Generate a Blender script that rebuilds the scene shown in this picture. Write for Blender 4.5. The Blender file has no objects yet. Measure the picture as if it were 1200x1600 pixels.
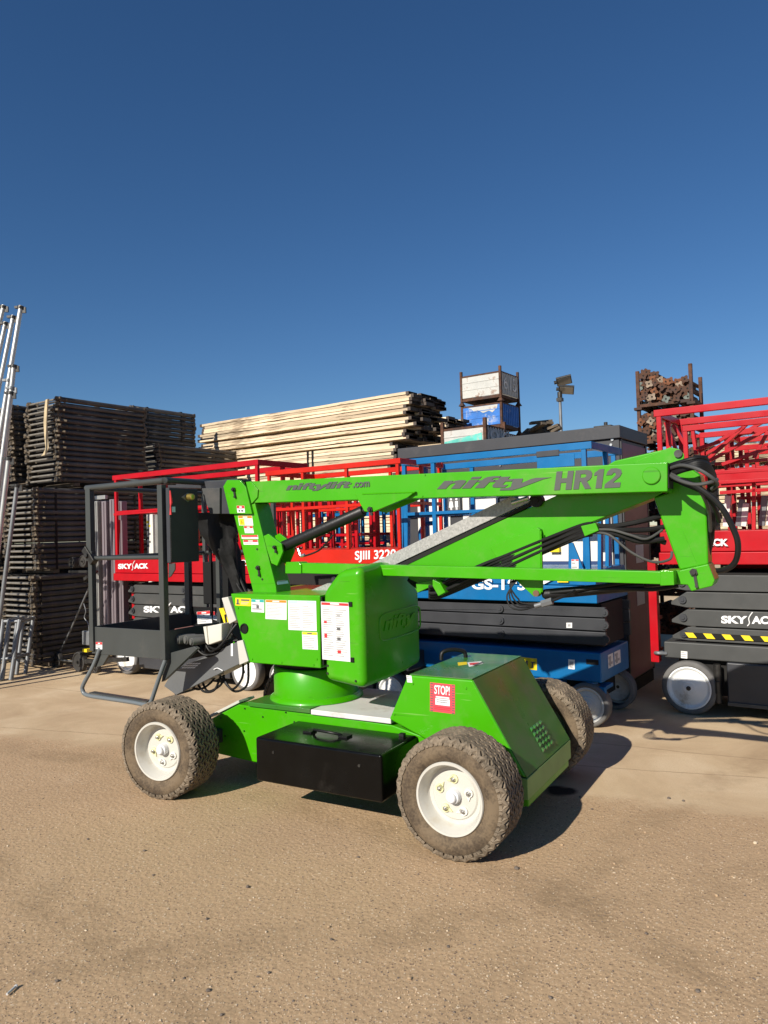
import bpy, bmesh, math, random
from mathutils import Vector, Matrix, noise as mnoise

scene = bpy.context.scene
col = scene.collection
R = math.radians
rnd = random.Random(7)

# ------------------------------------------------------------------ camera
F = 1155.0; CAM_H = 1.62; PITCH = R(1.587); ROLL = R(1.72)
_fw = Vector((0, math.cos(PITCH), math.sin(PITCH)))
_up0 = Vector((0, -math.sin(PITCH), math.cos(PITCH)))
_rt = Vector((math.cos(ROLL), 0, 0)) - _up0 * math.sin(ROLL)
_up = Vector((math.sin(ROLL), 0, 0)) + _up0 * math.cos(ROLL)
cam_data = bpy.data.cameras.new('camera')
cam_data.sensor_fit = 'VERTICAL'; cam_data.sensor_height = 36.0
cam_data.lens = 36.0 * F / 1600.0
cam_data.clip_start = 0.05; cam_data.clip_end = 3000
cam = bpy.data.objects.new('camera', cam_data); col.objects.link(cam)
m3 = Matrix((_rt, _up, -_fw)).transposed()
cam.matrix_world = Matrix.Translation((0, 0, CAM_H)) @ m3.to_4x4()
scene.camera = cam

# ------------------------------------------------------------------ sky and sun
SUN = Vector((-0.63, -0.78, 0.60)).normalized()
world = bpy.data.worlds.new("World"); scene.world = world; world.use_nodes = True
wn = world.node_tree.nodes; wl = world.node_tree.links
for n in list(wn): wn.remove(n)
sky = wn.new('ShaderNodeTexSky'); sky.sky_type = 'NISHITA'; sky.sun_disc = False
sky.sun_elevation = math.asin(SUN.z); sky.sun_rotation = math.atan2(SUN.x, SUN.y)
sky.air_density = 1.0; sky.dust_density = 0.0; sky.ozone_density = 6.0; sky.altitude = 100
bg = wn.new('ShaderNodeBackground'); bg.inputs[1].default_value = 0.066
wo = wn.new('ShaderNodeOutputWorld')
hs = wn.new('ShaderNodeHueSaturation'); hs.inputs['Saturation'].default_value = 1.12; hs.inputs['Hue'].default_value = 0.502
wl.new(sky.outputs[0], hs.inputs['Color']); wl.new(hs.outputs[0], bg.inputs[0]); wl.new(bg.outputs[0], wo.inputs[0])
sl = bpy.data.lights.new('sun', 'SUN'); sl.energy = 5.0; sl.angle = R(0.53); sl.color = (1.0, 0.93, 0.82)
so = bpy.data.objects.new('sun', sl); col.objects.link(so)
so.rotation_euler = SUN.to_track_quat('Z', 'Y').to_euler()
scene.view_settings.view_transform = 'Standard'; scene.view_settings.look = 'None'
scene.view_settings.exposure = 0.32; scene.view_settings.gamma = 1.0

# ------------------------------------------------------------------ frames: a building site plan with axes turned by deg
def cray(px, py): return _fw + _rt * ((px - 600) / F) + _up * ((800 - py) / F)
def ground_at(px, py, z=0.0):
    r = cray(px, py); t = (z - CAM_H) / r.z
    return Vector((r.x * t, r.y * t, z))
class Fr:
    def __init__(s, ox, oy, deg):
        s.o = Vector((ox, oy, 0)); a = R(deg); s.deg = deg
        s.x = Vector((math.cos(a), -math.sin(a), 0)); s.y = Vector((math.sin(a), math.cos(a), 0))
        s.C = Vector((0, 0, CAM_H))
    def loc(s, p):
        d = p - s.o; return Vector((d.dot(s.x), d.dot(s.y), p.z))
    def y_(s, px, py, y):
        r = cray(px, py); t = (y + s.o.dot(s.y)) / r.dot(s.y); return s.loc(s.C + r * t)
    def x_(s, px, py, x):
        r = cray(px, py); t = (x + s.o.dot(s.x)) / r.dot(s.x); return s.loc(s.C + r * t)
    def z_(s, px, py, z):
        r = cray(px, py); t = (z - CAM_H) / r.z; return s.loc(s.C + r * t)
    def sub(s, x, y):
        o = s.o + s.x * x + s.y * y; return Fr(o.x, o.y, s.deg)

# ------------------------------------------------------------------ materials
MATS = {}
def nn(nt, t, **kw):
    n = nt.nodes.new(t)
    for k, v in kw.items(): setattr(n, k, v)
    return n
def mat(name, c, rough=0.5, metal=0.0, coat=0.0, var=0.0, vscale=6.0, dirt=None, dirt_amt=0.0, dscale=3.0, bump=0.0, bscale=60.0, rvar=0.0, stretch=None, spec=0.5):
    if name in MATS: return MATS[name]
    m = bpy.data.materials.new(name); m.use_nodes = True; nt = m.node_tree
    b = nt.nodes['Principled BSDF']; L = nt.links
    b.inputs['Base Color'].default_value = (*c, 1); b.inputs['Roughness'].default_value = rough
    b.inputs['Metallic'].default_value = metal; b.inputs['Coat Weight'].default_value = coat
    b.inputs['Coat Roughness'].default_value = 0.08; b.inputs['Specular IOR Level'].default_value = spec
    tc = nn(nt, 'ShaderNodeTexCoord'); mp = nn(nt, 'ShaderNodeMapping')
    L.new(tc.outputs['Object'], mp.inputs[0])
    if stretch: mp.inputs['Scale'].default_value = stretch
    src = None
    if var > 0:
        nz = nn(nt, 'ShaderNodeTexNoise'); nz.inputs['Scale'].default_value = vscale; nz.inputs['Detail'].default_value = 5
        L.new(mp.outputs[0], nz.inputs[0])
        r = nn(nt, 'ShaderNodeValToRGB'); r.color_ramp.elements[0].position = 0.3; r.color_ramp.elements[1].position = 0.7
        lo = tuple(max(0, x * (1 - var)) for x in c); hi = tuple(min(1, x * (1 + var)) for x in c)
        r.color_ramp.elements[0].color = (*lo, 1); r.color_ramp.elements[1].color = (*hi, 1)
        L.new(nz.outputs[0], r.inputs[0]); src = r.outputs[0]
    if dirt is not None:
        nz = nn(nt, 'ShaderNodeTexNoise'); nz.inputs['Scale'].default_value = dscale; nz.inputs['Detail'].default_value = 8; nz.inputs['Roughness'].default_value = 0.7
        L.new(mp.outputs[0], nz.inputs[0])
        r = nn(nt, 'ShaderNodeValToRGB'); p = 0.62 - 0.3 * dirt_amt
        r.color_ramp.elements[0].position = p; r.color_ramp.elements[1].position = p + 0.14
        L.new(nz.outputs[0], r.inputs[0])
        mx = nn(nt, 'ShaderNodeMixRGB'); mx.inputs[2].default_value = (*dirt, 1)
        if src: L.new(src, mx.inputs[1])
        else: mx.inputs[1].default_value = (*c, 1)
        L.new(r.outputs[0], mx.inputs[0]); src = mx.outputs[0]
    if src: L.new(src, b.inputs['Base Color'])
    if rvar > 0:
        nz = nn(nt, 'ShaderNodeTexNoise'); nz.inputs['Scale'].default_value = 4; nz.inputs['Detail'].default_value = 6
        L.new(mp.outputs[0], nz.inputs[0])
        mr = nn(nt, 'ShaderNodeMapRange'); mr.inputs[1].default_value = .3; mr.inputs[2].default_value = .7
        mr.inputs[3].default_value = max(0.02, rough - rvar); mr.inputs[4].default_value = min(1, rough + rvar)
        L.new(nz.outputs[0], mr.inputs[0]); L.new(mr.outputs[0], b.inputs['Roughness'])
    if bump > 0:
        nz = nn(nt, 'ShaderNodeTexNoise'); nz.inputs['Scale'].default_value = bscale; nz.inputs['Detail'].default_value = 4
        L.new(mp.outputs[0], nz.inputs[0])
        bp = nn(nt, 'ShaderNodeBump'); bp.inputs['Strength'].default_value = bump; bp.inputs['Distance'].default_value = 0.01
        L.new(nz.outputs[0], bp.inputs['Height']); L.new(bp.outputs[0], b.inputs['Normal'])
    MATS[name] = m; return m

GREEN = mat('green_paint', (0.050, 0.335, 0.001), 0.34, spec=0.3, coat=0.12, var=0.06, vscale=2.5, dirt=(0.08, 0.27, 0.02), dirt_amt=0.08, dscale=2.0, bump=0.05, bscale=9, rvar=0.08)
def scuff(m, amt=1.0):
    """thin pale scratches and a little road dust worked into a paint"""
    nt = m.node_tree; b = nt.nodes['Principled BSDF']; L = nt.links; src = b.inputs['Base Color'].links[0].from_socket
    tc = nn(nt, 'ShaderNodeTexCoord'); prev = src
    for k, (rot, sc, thr) in enumerate(((0.5, 7, 0.735), (1.9, 9, 0.75), (2.7, 5, 0.745))):
        mp = nn(nt, 'ShaderNodeMapping'); mp.inputs['Rotation'].default_value = (0.3, rot, 0.2); mp.inputs['Scale'].default_value = (0.35, 6, 11); mp.inputs['Location'].default_value = (k * 3.3, 1, 2)
        n = nn(nt, 'ShaderNodeTexNoise'); n.inputs['Scale'].default_value = sc; n.inputs['Detail'].default_value = 2; L.new(tc.outputs['Object'], mp.inputs[0]); L.new(mp.outputs[0], n.inputs[0])
        r = nn(nt, 'ShaderNodeValToRGB'); r.color_ramp.elements[0].position = thr - .02; r.color_ramp.elements[1].position = thr; r.color_ramp.elements[1].color = (.45 * amt, .45 * amt, .45 * amt, 1)
        L.new(n.outputs[0], r.inputs[0]); mx = nn(nt, 'ShaderNodeMixRGB'); mx.inputs[2].default_value = (0.22, 0.42, 0.10, 1) if k else (0.03, 0.12, 0.01, 1)
        L.new(r.outputs[0], mx.inputs[0]); L.new(prev, mx.inputs[1]); prev = mx.outputs[0]
    d = nn(nt, 'ShaderNodeTexNoise'); d.inputs['Scale'].default_value = 3.5; d.inputs['Detail'].default_value = 9; d.inputs['Roughness'].default_value = .75; L.new(tc.outputs['Object'], d.inputs[0])
    r = nn(nt, 'ShaderNodeValToRGB'); r.color_ramp.elements[0].position = .50; r.color_ramp.elements[1].position = .80; r.color_ramp.elements[1].color = (.35 * amt, .35 * amt, .35 * amt, 1); L.new(d.outputs[0], r.inputs[0])
    mx = nn(nt, 'ShaderNodeMixRGB'); mx.inputs[2].default_value = (0.26, 0.27, 0.12, 1); L.new(r.outputs[0], mx.inputs[0]); L.new(prev, mx.inputs[1]); L.new(mx.outputs[0], b.inputs['Base Color'])
scuff(GREEN)
GREEN_TOP = mat('worn_green_paint', (0.035, 0.17, 0.018), 0.36, coat=0.12, var=0.14, vscale=3, dirt=(0.075, 0.15, 0.05), dirt_amt=0.45, dscale=2.5, bump=0.06, bscale=12, rvar=0.12)
BOUNCEGREEN = mat('ground_bounce_green', (0.19, 0.36, 0.10), 0.5, var=0.12)  # paler green holds the light reflected up from the ground
BLACKG = mat('black_gloss_paint', (0.003, 0.003, 0.003), 0.24, spec=0.22, var=0.3, dirt=(0.012, 0.011, 0.010), dirt_amt=0.18, dscale=3.5, bump=0.12, bscale=5, rvar=0.12)
BLACK = mat('black_plastic', (0.006, 0.006, 0.006), 0.5, spec=0.3, bump=0.1)
HOSE = mat('black_hose_rubber', (0.008, 0.008, 0.008), 0.5, spec=0.3, var=0.3, vscale=12)
SACK = mat('black_cloth', (0.003, 0.003, 0.003), 0.7, spec=0.3, bump=0.5, bscale=18)
GREY = mat('dark_grey_paint', (0.050, 0.055, 0.053), 0.42, spec=0.4, coat=0.05, var=0.1, vscale=3, dirt=(0.08, 0.078, 0.07), dirt_amt=0.12, bump=0.06, bscale=20, rvar=0.08)
GREYL = mat('scissor_grey_paint', (0.062, 0.064, 0.063), 0.45, spec=0.35, var=0.1, dirt=(0.09, 0.085, 0.08), dirt_amt=0.15, rvar=0.1)
DGREY = mat('charcoal_paint', (0.035, 0.037, 0.043), 0.45, var=0.12, rvar=0.1)
RED = mat('red_paint', (0.40, 0.0025, 0.009), 0.38, spec=0.3, coat=0.08, var=0.1, dirt=(0.36, 0.02, 0.02), dirt_amt=0.1, rvar=0.1)
ORED = mat('orange_red_paint', (0.50, 0.014, 0.004), 0.4, spec=0.3, coat=0.05, var=0.1, rvar=0.1)
BLUE = mat('blue_paint', (0.001, 0.125, 0.33), 0.42, spec=0.35, coat=0.05, var=0.1, dirt=(0.03, 0.15, 0.33), dirt_amt=0.12, rvar=0.1)
WHITEP = mat('white_paint', (0.53, 0.515, 0.465), 0.38, coat=0.2, var=0.04, dirt=(0.5, 0.46, 0.38), dirt_amt=0.16, dscale=5, rvar=0.1)
WHITED = mat('scuffed_white_sheet', (0.62, 0.60, 0.58), 0.45, var=0.06, dirt=(0.45, 0.41, 0.36), dirt_amt=0.3, dscale=4)
CREAM = mat('cream_plastic', (0.60, 0.58, 0.50), 0.45, var=0.05)
OFFW = mat('off_white_panel', (0.72, 0.70, 0.64), 0.5, var=0.05, dirt=(0.55, 0.52, 0.45), dirt_amt=0.15)
LBLW = mat('label_white', (0.74, 0.74, 0.72), 0.5)
LBLR = mat('label_red', (0.62, 0.025, 0.03), 0.5)
LBLO = mat('label_orange', (0.85, 0.22, 0.01), 0.5)
LBLY = mat('label_yellow', (0.80, 0.60, 0.01), 0.5)
LBLT = mat('label_teal', (0.03, 0.36, 0.32), 0.5)
LBLB = mat('label_pale_blue', (0.45, 0.68, 0.75), 0.5)
INK = mat('label_ink', (0.10, 0.10, 0.10), 0.6)
INKG = mat('label_grey_ink', (0.36, 0.36, 0.36), 0.6)
DECAL = mat('grey_decal', (0.078, 0.084, 0.078), 0.5, spec=0.3)
WDECAL = mat('white_decal', (0.8, 0.8, 0.8), 0.45)
STEEL = mat('zinc_steel', (0.55, 0.55, 0.54), 0.35, metal=0.9, var=0.15, vscale=20)
DSTEEL = mat('dark_bolt_steel', (0.05, 0.048, 0.045), 0.4, metal=0.6, var=0.3, vscale=20)
BRASS = mat('brass_fitting', (0.55, 0.42, 0.12), 0.35, metal=0.8)
ALU = mat('aluminium_tube', (0.46, 0.46, 0.44), 0.45, metal=0.7, var=0.1, vscale=8, dirt=(0.4, 0.39, 0.37), dirt_amt=0.2, bump=0.05)
ALUM = mat('mast_aluminium', (0.32, 0.27, 0.29), 0.42, metal=0.6, var=0.15, vscale=4, stretch=(1, 1, 0.1))
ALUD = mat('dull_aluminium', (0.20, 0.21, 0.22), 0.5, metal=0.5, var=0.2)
RUST = mat('rusty_steel', (0.085, 0.036, 0.018), 0.85, var=0.5, vscale=14, dirt=(0.05, 0.03, 0.025), dirt_amt=0.5, bump=0.5)
RUST2 = mat('orange_rust', (0.15, 0.058, 0.026), 0.9, var=0.5, vscale=14, bump=0.5)
RUST3 = mat('pale_rust', (0.24, 0.18, 0.13), 0.8, var=0.4, vscale=14, bump=0.5)
RUST4 = mat('green_flaked_paint', (0.13, 0.15, 0.13), 0.8, var=0.4, vscale=14, bump=0.5)
BRICKR = mat('rubber_grip_red', (0.36, 0.16, 0.13), 0.8, var=0.2)
CREST = mat('webbing_beige', (0.50, 0.40, 0.25), 0.9, var=0.15, bump=0.3)
CABG = mat('cabin_grey', (0.050, 0.051, 0.056), 0.5, spec=0.3, var=0.06, dirt=(0.075, 0.073, 0.075), dirt_amt=0.15)
CABS = mat('cabin_panel_red_reflection', (0.21, 0.045, 0.10), 0.42, spec=0.25, coat=0.0, var=0.08)  # pinkish reflection of the red lift put into the panel colour
GREYTYRE = mat('grey_solid_tyre', (0.13, 0.125, 0.12), 0.8, var=0.2, vscale=9, bump=0.2)
LENS = mat('lamp_glass', (0.25, 0.25, 0.24), 0.15, coat=0.5)
TEAL = mat('teal_paint_flaked', (0.10, 0.50, 0.42), 0.7, var=0.25, dirt=(0.42, 0.42, 0.38), dirt_amt=0.3, dscale=8)
STIL = mat('stillage_grey_paint', (0.50, 0.50, 0.47), 0.75, var=0.12, vscale=5, dirt=(0.24, 0.13, 0.08), dirt_amt=0.28, dscale=5, bump=0.2)
STILB = mat('stillage_blue_paint', (0.03, 0.16, 0.50), 0.7, var=0.2, vscale=5, dirt=(0.50, 0.50, 0.47), dirt_amt=0.3, dscale=3.5, bump=0.2)
SHADE = mat('shadowed_void', (0.012, 0.011, 0.010), 0.9)  # near-black stand-in for shade in hollows, gaps and underneath things

def tube_steel_material():
    m = mat('weathered_scaffold_tube', (0.078, 0.073, 0.068), 0.5, metal=0.2, var=0.35, vscale=3, dirt=(0.16, 0.11, 0.07), dirt_amt=0.2, dscale=9, bump=0.3, bscale=30)
    nt = m.node_tree; b = nt.nodes['Principled BSDF']; src = b.inputs['Base Color'].links[0].from_socket
    oi = nn(nt, 'ShaderNodeObjectInfo'); mr = nn(nt, 'ShaderNodeMapRange'); mr.inputs[3].default_value = 0.6; mr.inputs[4].default_value = 1.35
    nt.links.new(oi.outputs['Random'], mr.inputs[0])
    mx = nn(nt, 'ShaderNodeVectorMath', operation='SCALE'); nt.links.new(src, mx.inputs[0]); nt.links.new(mr.outputs[0], mx.inputs['Scale'])
    nt.links.new(mx.outputs[0], b.inputs['Base Color']); return m
TUBE = tube_steel_material()

def wood_material():
    m = mat('weathered_board', (0.74, 0.59, 0.40), 0.85, var=0.22, vscale=3, dirt=(0.30, 0.22, 0.14), dirt_amt=0.42, dscale=5, bump=0.4, bscale=25, stretch=(0.35, 3, 3))
    nt = m.node_tree; b = nt.nodes['Principled BSDF']; src = b.inputs['Base Color'].links[0].from_socket
    oi = nn(nt, 'ShaderNodeObjectInfo'); mr = nn(nt, 'ShaderNodeMapRange'); mr.inputs[3].default_value = 0.62; mr.inputs[4].default_value = 1.2
    nt.links.new(oi.outputs['Random'], mr.inputs[0])
    mx = nn(nt, 'ShaderNodeVectorMath', operation='SCALE'); nt.links.new(src, mx.inputs[0]); nt.links.new(mr.outputs[0], mx.inputs['Scale'])
    nt.links.new(mx.outputs[0], b.inputs['Base Color']); return m
WOOD = wood_material()

def galv_material():
    m = bpy.data.materials.new('galvanised_spangle'); m.use_nodes = True; nt = m.node_tree; b = nt.nodes['Principled BSDF']
    tc = nn(nt, 'ShaderNodeTexCoord'); v = nn(nt, 'ShaderNodeTexVoronoi'); v.inputs['Scale'].default_value = 95
    nt.links.new(tc.outputs['Object'], v.inputs[0])
    r = nn(nt, 'ShaderNodeValToRGB'); r.color_ramp.elements[0].color = (0.25, 0.25, 0.24, 1); r.color_ramp.elements[1].color = (0.42, 0.415, 0.40, 1)
    nt.links.new(v.outputs['Color'], r.inputs[0]); nt.links.new(r.outputs[0], b.inputs['Base Color'])
    b.inputs['Metallic'].default_value = 0.25; b.inputs['Roughness'].default_value = 0.5
    return m
GALV = galv_material()

def tyre_material(name, base, dust, lo):
    m = bpy.data.materials.new(name); m.use_nodes = True; nt = m.node_tree; b = nt.nodes['Principled BSDF']; L = nt.links
    tc = nn(nt, 'ShaderNodeTexCoord')
    n1 = nn(nt, 'ShaderNodeTexNoise'); n1.inputs['Scale'].default_value = 7; n1.inputs['Detail'].default_value = 9; n1.inputs['Roughness'].default_value = 0.7
    n2 = nn(nt, 'ShaderNodeTexNoise'); n2.inputs['Scale'].default_value = 90; n2.inputs['Detail'].default_value = 3
    L.new(tc.outputs['Object'], n1.inputs[0]); L.new(tc.outputs['Object'], n2.inputs[0])
    r = nn(nt, 'ShaderNodeValToRGB'); r.color_ramp.elements[0].position = lo; r.color_ramp.elements[1].position = lo + 0.22
    r.color_ramp.elements[0].color = (*base, 1); r.color_ramp.elements[1].color = (*dust, 1)
    mxx = nn(nt, 'ShaderNodeMath', operation='MULTIPLY_ADD'); mxx.inputs[1].default_value = 0.35
    L.new(n2.outputs[0], mxx.inputs[0]); L.new(n1.outputs[0], mxx.inputs[2])
    sb = nn(nt, 'ShaderNodeMath', operation='SUBTRACT'); sb.inputs[1].default_value = 0.17
    L.new(mxx.outputs[0], sb.inputs[0]); L.new(sb.outputs[0], r.inputs[0]); L.new(r.outputs[0], b.inputs['Base Color'])
    b.inputs['Roughness'].default_value = 0.88
    bp = nn(nt, 'ShaderNodeBump'); bp.inputs['Strength'].default_value = 0.2; bp.inputs['Distance'].default_value = 0.003
    L.new(n2.outputs[0], bp.inputs['Height']); L.new(bp.outputs[0], b.inputs['Normal'])
    return m
TYRE_SIDE = tyre_material('dusty_tyre_wall', (0.060, 0.042, 0.026), (0.155, 0.112, 0.068), 0.38)
TYRE_TREAD = tyre_material('dusty_tread_rubber', (0.090, 0.072, 0.050), (0.22, 0.172, 0.12), 0.36)
TYRE_BASE = tyre_material('tread_groove_rubber', (0.016, 0.014, 0.012), (0.05, 0.04, 0.03), 0.45)

# ------------------------------------------------------------------ mesh builder
class MB:
    def __init__(s): s.v = []; s.f = []; s.m = []; s.mats = []; s.cur = 0
    def use(s, m):
        if m not in s.mats: s.mats.append(m)
        s.cur = s.mats.index(m); return s
    def add(s, vs, fs):
        b = len(s.v); s.v += [Vector(p) for p in vs]
        for f in fs: s.f.append([b + i for i in f]); s.m.append(s.cur)
        return s
    def box(s, x0, x1, y0, y1, z0, z1):
        if x0 > x1: x0, x1 = x1, x0
        if y0 > y1: y0, y1 = y1, y0
        if z0 > z1: z0, z1 = z1, z0
        return s.add([(x0,y0,z0),(x1,y0,z0),(x1,y1,z0),(x0,y1,z0),(x0,y0,z1),(x1,y0,z1),(x1,y1,z1),(x0,y1,z1)],
                     [(3,2,1,0),(4,5,6,7),(0,1,5,4),(1,2,6,5),(2,3,7,6),(3,0,4,7)])
    def prism(s, pts, y0, y1):   # polygon in x,z pushed along y
        n = len(pts); a = 0
        for i in range(n):
            x1, z1 = pts[i]; x2, z2 = pts[(i + 1) % n]; a += x1 * z2 - x2 * z1
        if a < 0: pts = pts[::-1]
        vs = [(p[0], y0, p[1]) for p in pts] + [(p[0], y1, p[1]) for p in pts]
        fs = [list(range(n)), list(range(2 * n - 1, n - 1, -1))]
        for i in range(n):
            j = (i + 1) % n; fs.append((i, n + i, n + j, j))
        return s.add(vs, fs)
    def bar(s, a, b, w, h, upv=(0, 0, 1)):
        a = Vector(a); b = Vector(b); d = (b - a).normalized(); u = Vector(upv)
        if abs(d.dot(u)) > 0.98: u = Vector((1, 0, 0))
        sd = d.cross(u).normalized(); u2 = sd.cross(d)
        vs = []
        for p in (a, b):
            for (i, j) in ((-1,-1),(1,-1),(1,1),(-1,1)): vs.append(p + sd * i * w / 2 + u2 * j * h / 2)
        return s.add(vs, [(0,1,2,3),(7,6,5,4),(0,4,5,1),(1,5,6,2),(2,6,7,3),(3,7,4,0)])
    def tube(s, pts, r, seg=10, caps=True):
        pts = [Vector(p) for p in pts]; n = len(pts); rings = []
        T = []
        for i in range(n):
            t = (pts[min(i + 1, n - 1)] - pts[max(i - 1, 0)])
            T.append(t.normalized() if t.length > 1e-9 else Vector((0, 0, 1)))
        u = T[0].orthogonal().normalized(); vs = []; fs = []
        for i in range(n):
            u = (u - T[i] * u.dot(T[i]))
            u = u.normalized() if u.length > 1e-6 else T[i].orthogonal().normalized()
            w = T[i].cross(u); rr = r[i] if isinstance(r, (list, tuple)) else r
            for k in range(seg):
                a = 2 * math.pi * k / seg; vs.append(pts[i] + (u * math.cos(a) + w * math.sin(a)) * rr)
        for i in range(n - 1):
            for k in range(seg):
                k2 = (k + 1) % seg; fs.append((i*seg+k, i*seg+k2, (i+1)*seg+k2, (i+1)*seg+k))
        if caps: fs.append(tuple(range(seg - 1, -1, -1))); fs.append(tuple((n-1)*seg + k for k in range(seg)))
        return s.add(vs, fs)
    def cyl(s, a, b, r, seg=20): return s.tube([a, b], r, seg)
    def lathe_y(s, prof, seg=48, c=(0, 0, 0), closed=False):   # profile (r, y) around the y axis
        n = len(prof); vs = []; fs = []
        for k in range(seg):
            a = 2 * math.pi * k / seg
            for (r, y) in prof: vs.append((c[0] + r * math.cos(a), c[1] + y, c[2] + r * math.sin(a)))
        for k in range(seg):
            k2 = (k + 1) % seg
            for i in range(n if closed else n - 1):
                j = (i + 1) % n; fs.append((k*n+i, k*n+j, k2*n+j, k2*n+i))
        return s.add(vs, fs)
    def quad(s, a, b, c, d): return s.add([a, b, c, d], [(0, 1, 2, 3)])
    def mesh(s, name):
        me = bpy.data.meshes.new(name); me.from_pydata([tuple(p) for p in s.v], [], s.f)
        for m in s.mats: me.materials.append(m)
        if len(s.mats) > 1: me.polygons.foreach_set('material_index', s.m)
        me.update(); return me
    def build(s, name, m=None, parent=None, bevel=0.0, seg=2, smooth=True, ang=35, fix=False):
        if m is not None and not s.mats: s.mats = [m]
        me = s.mesh(name)
        if fix:
            bm = bmesh.new(); bm.from_mesh(me); bmesh.ops.recalc_face_normals(bm, faces=bm.faces); bm.to_mesh(me); bm.free()
        if smooth:
            me.polygons.foreach_set('use_smooth', [True] * len(me.polygons))
            if bevel <= 0: me.set_sharp_from_angle(angle=R(ang))
        o = bpy.data.objects.new(name, me); col.objects.link(o)
        if parent is not None: o.parent = parent
        if bevel > 0:
            bv = o.modifiers.new('bevel', 'BEVEL'); bv.width = bevel; bv.segments = seg; bv.limit_method = 'ANGLE'; bv.angle_limit = R(30); bv.harden_normals = True
        return o

def tag(o, label=None, cat=None, group=None, kind=None):
    if label: o['label'] = label
    if cat: o['category'] = cat
    if group: o['group'] = group
    if kind: o['kind'] = kind
    return o
def root(name, fr, label, cat, group=None, z=0.0):
    o = bpy.data.objects.new(name, None); col.objects.link(o); o.empty_display_size = 0.2
    o.location = (fr.o.x, fr.o.y, z); o.rotation_euler = (0, 0, -R(fr.deg))
    return tag(o, label, cat, group)
def kids(o): return [c for c in bpy.data.objects if c.parent == o]
def copy_tree(o, parent=None):
    c = o.copy(); col.objects.link(c)
    if parent is not None: c.parent = parent
    for ch in kids(o): copy_tree(ch, c)
    return c
def curve(pts, n=8):   # smooth path through points
    P = [Vector(p) for p in pts]; out = []
    for i in range(len(P) - 1):
        p0 = P[max(i - 1, 0)]; p1 = P[i]; p2 = P[i + 1]; p3 = P[min(i + 2, len(P) - 1)]
        for k in range(n):
            t = k / n
            out.append(0.5 * ((2 * p1) + (p2 - p0) * t + (2*p0 - 5*p1 + 4*p2 - p3) * t*t + (3*p1 - p0 - 3*p2 + p3) * t**3))
    out.append(P[-1]); return out

# ------------------------------------------------------------------ lettering
def letters(name, s, m, parent, tl, tr, bl, n, shear=0.0, offset=0.0, depth=0.003, lift=0.0015, fit=True):
    """lettering filling the parallelogram tl-tr-bl on a surface with outward normal n"""
    cu = bpy.data.curves.new(name, 'FONT'); cu.body = s; cu.extrude = 0.0; cu.offset = offset; cu.shear = shear
    o = bpy.data.objects.new(name, cu); col.objects.link(o)
    dg = bpy.context.evaluated_depsgraph_get(); me = bpy.data.meshes.new_from_object(o.evaluated_get(dg))
    bpy.data.objects.remove(o); bpy.data.curves.remove(cu)
    xs = [v.co.x for v in me.vertices]; ys = [v.co.y for v in me.vertices]
    x0, x1, y0, y1 = min(xs), max(xs), min(ys), max(ys)
    n = Vector(n).normalized()
    for v in me.vertices:
        fx = (v.co.x - x0) / (x1 - x0); fy = (v.co.y - y0) / (y1 - y0)
        v.co = bl + (tr - tl) * fx + (tl - bl) * fy + n * (lift + v.co.z)
    me.name = name; me.polygons.foreach_set('use_smooth', [False] * len(me.polygons)); me.materials.clear(); me.materials.append(m)
    bm = bmesh.new(); bm.from_mesh(me)
    r = bmesh.ops.extrude_face_region(bm, geom=list(bm.faces))
    bmesh.ops.translate(bm, vec=n * depth, verts=[g for g in r['geom'] if isinstance(g, bmesh.types.BMVert)])
    bmesh.ops.recalc_face_normals(bm, faces=bm.faces); bm.to_mesh(me); bm.free()
    o = bpy.data.objects.new(name, me); col.objects.link(o); o.parent = parent
    return o

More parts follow.
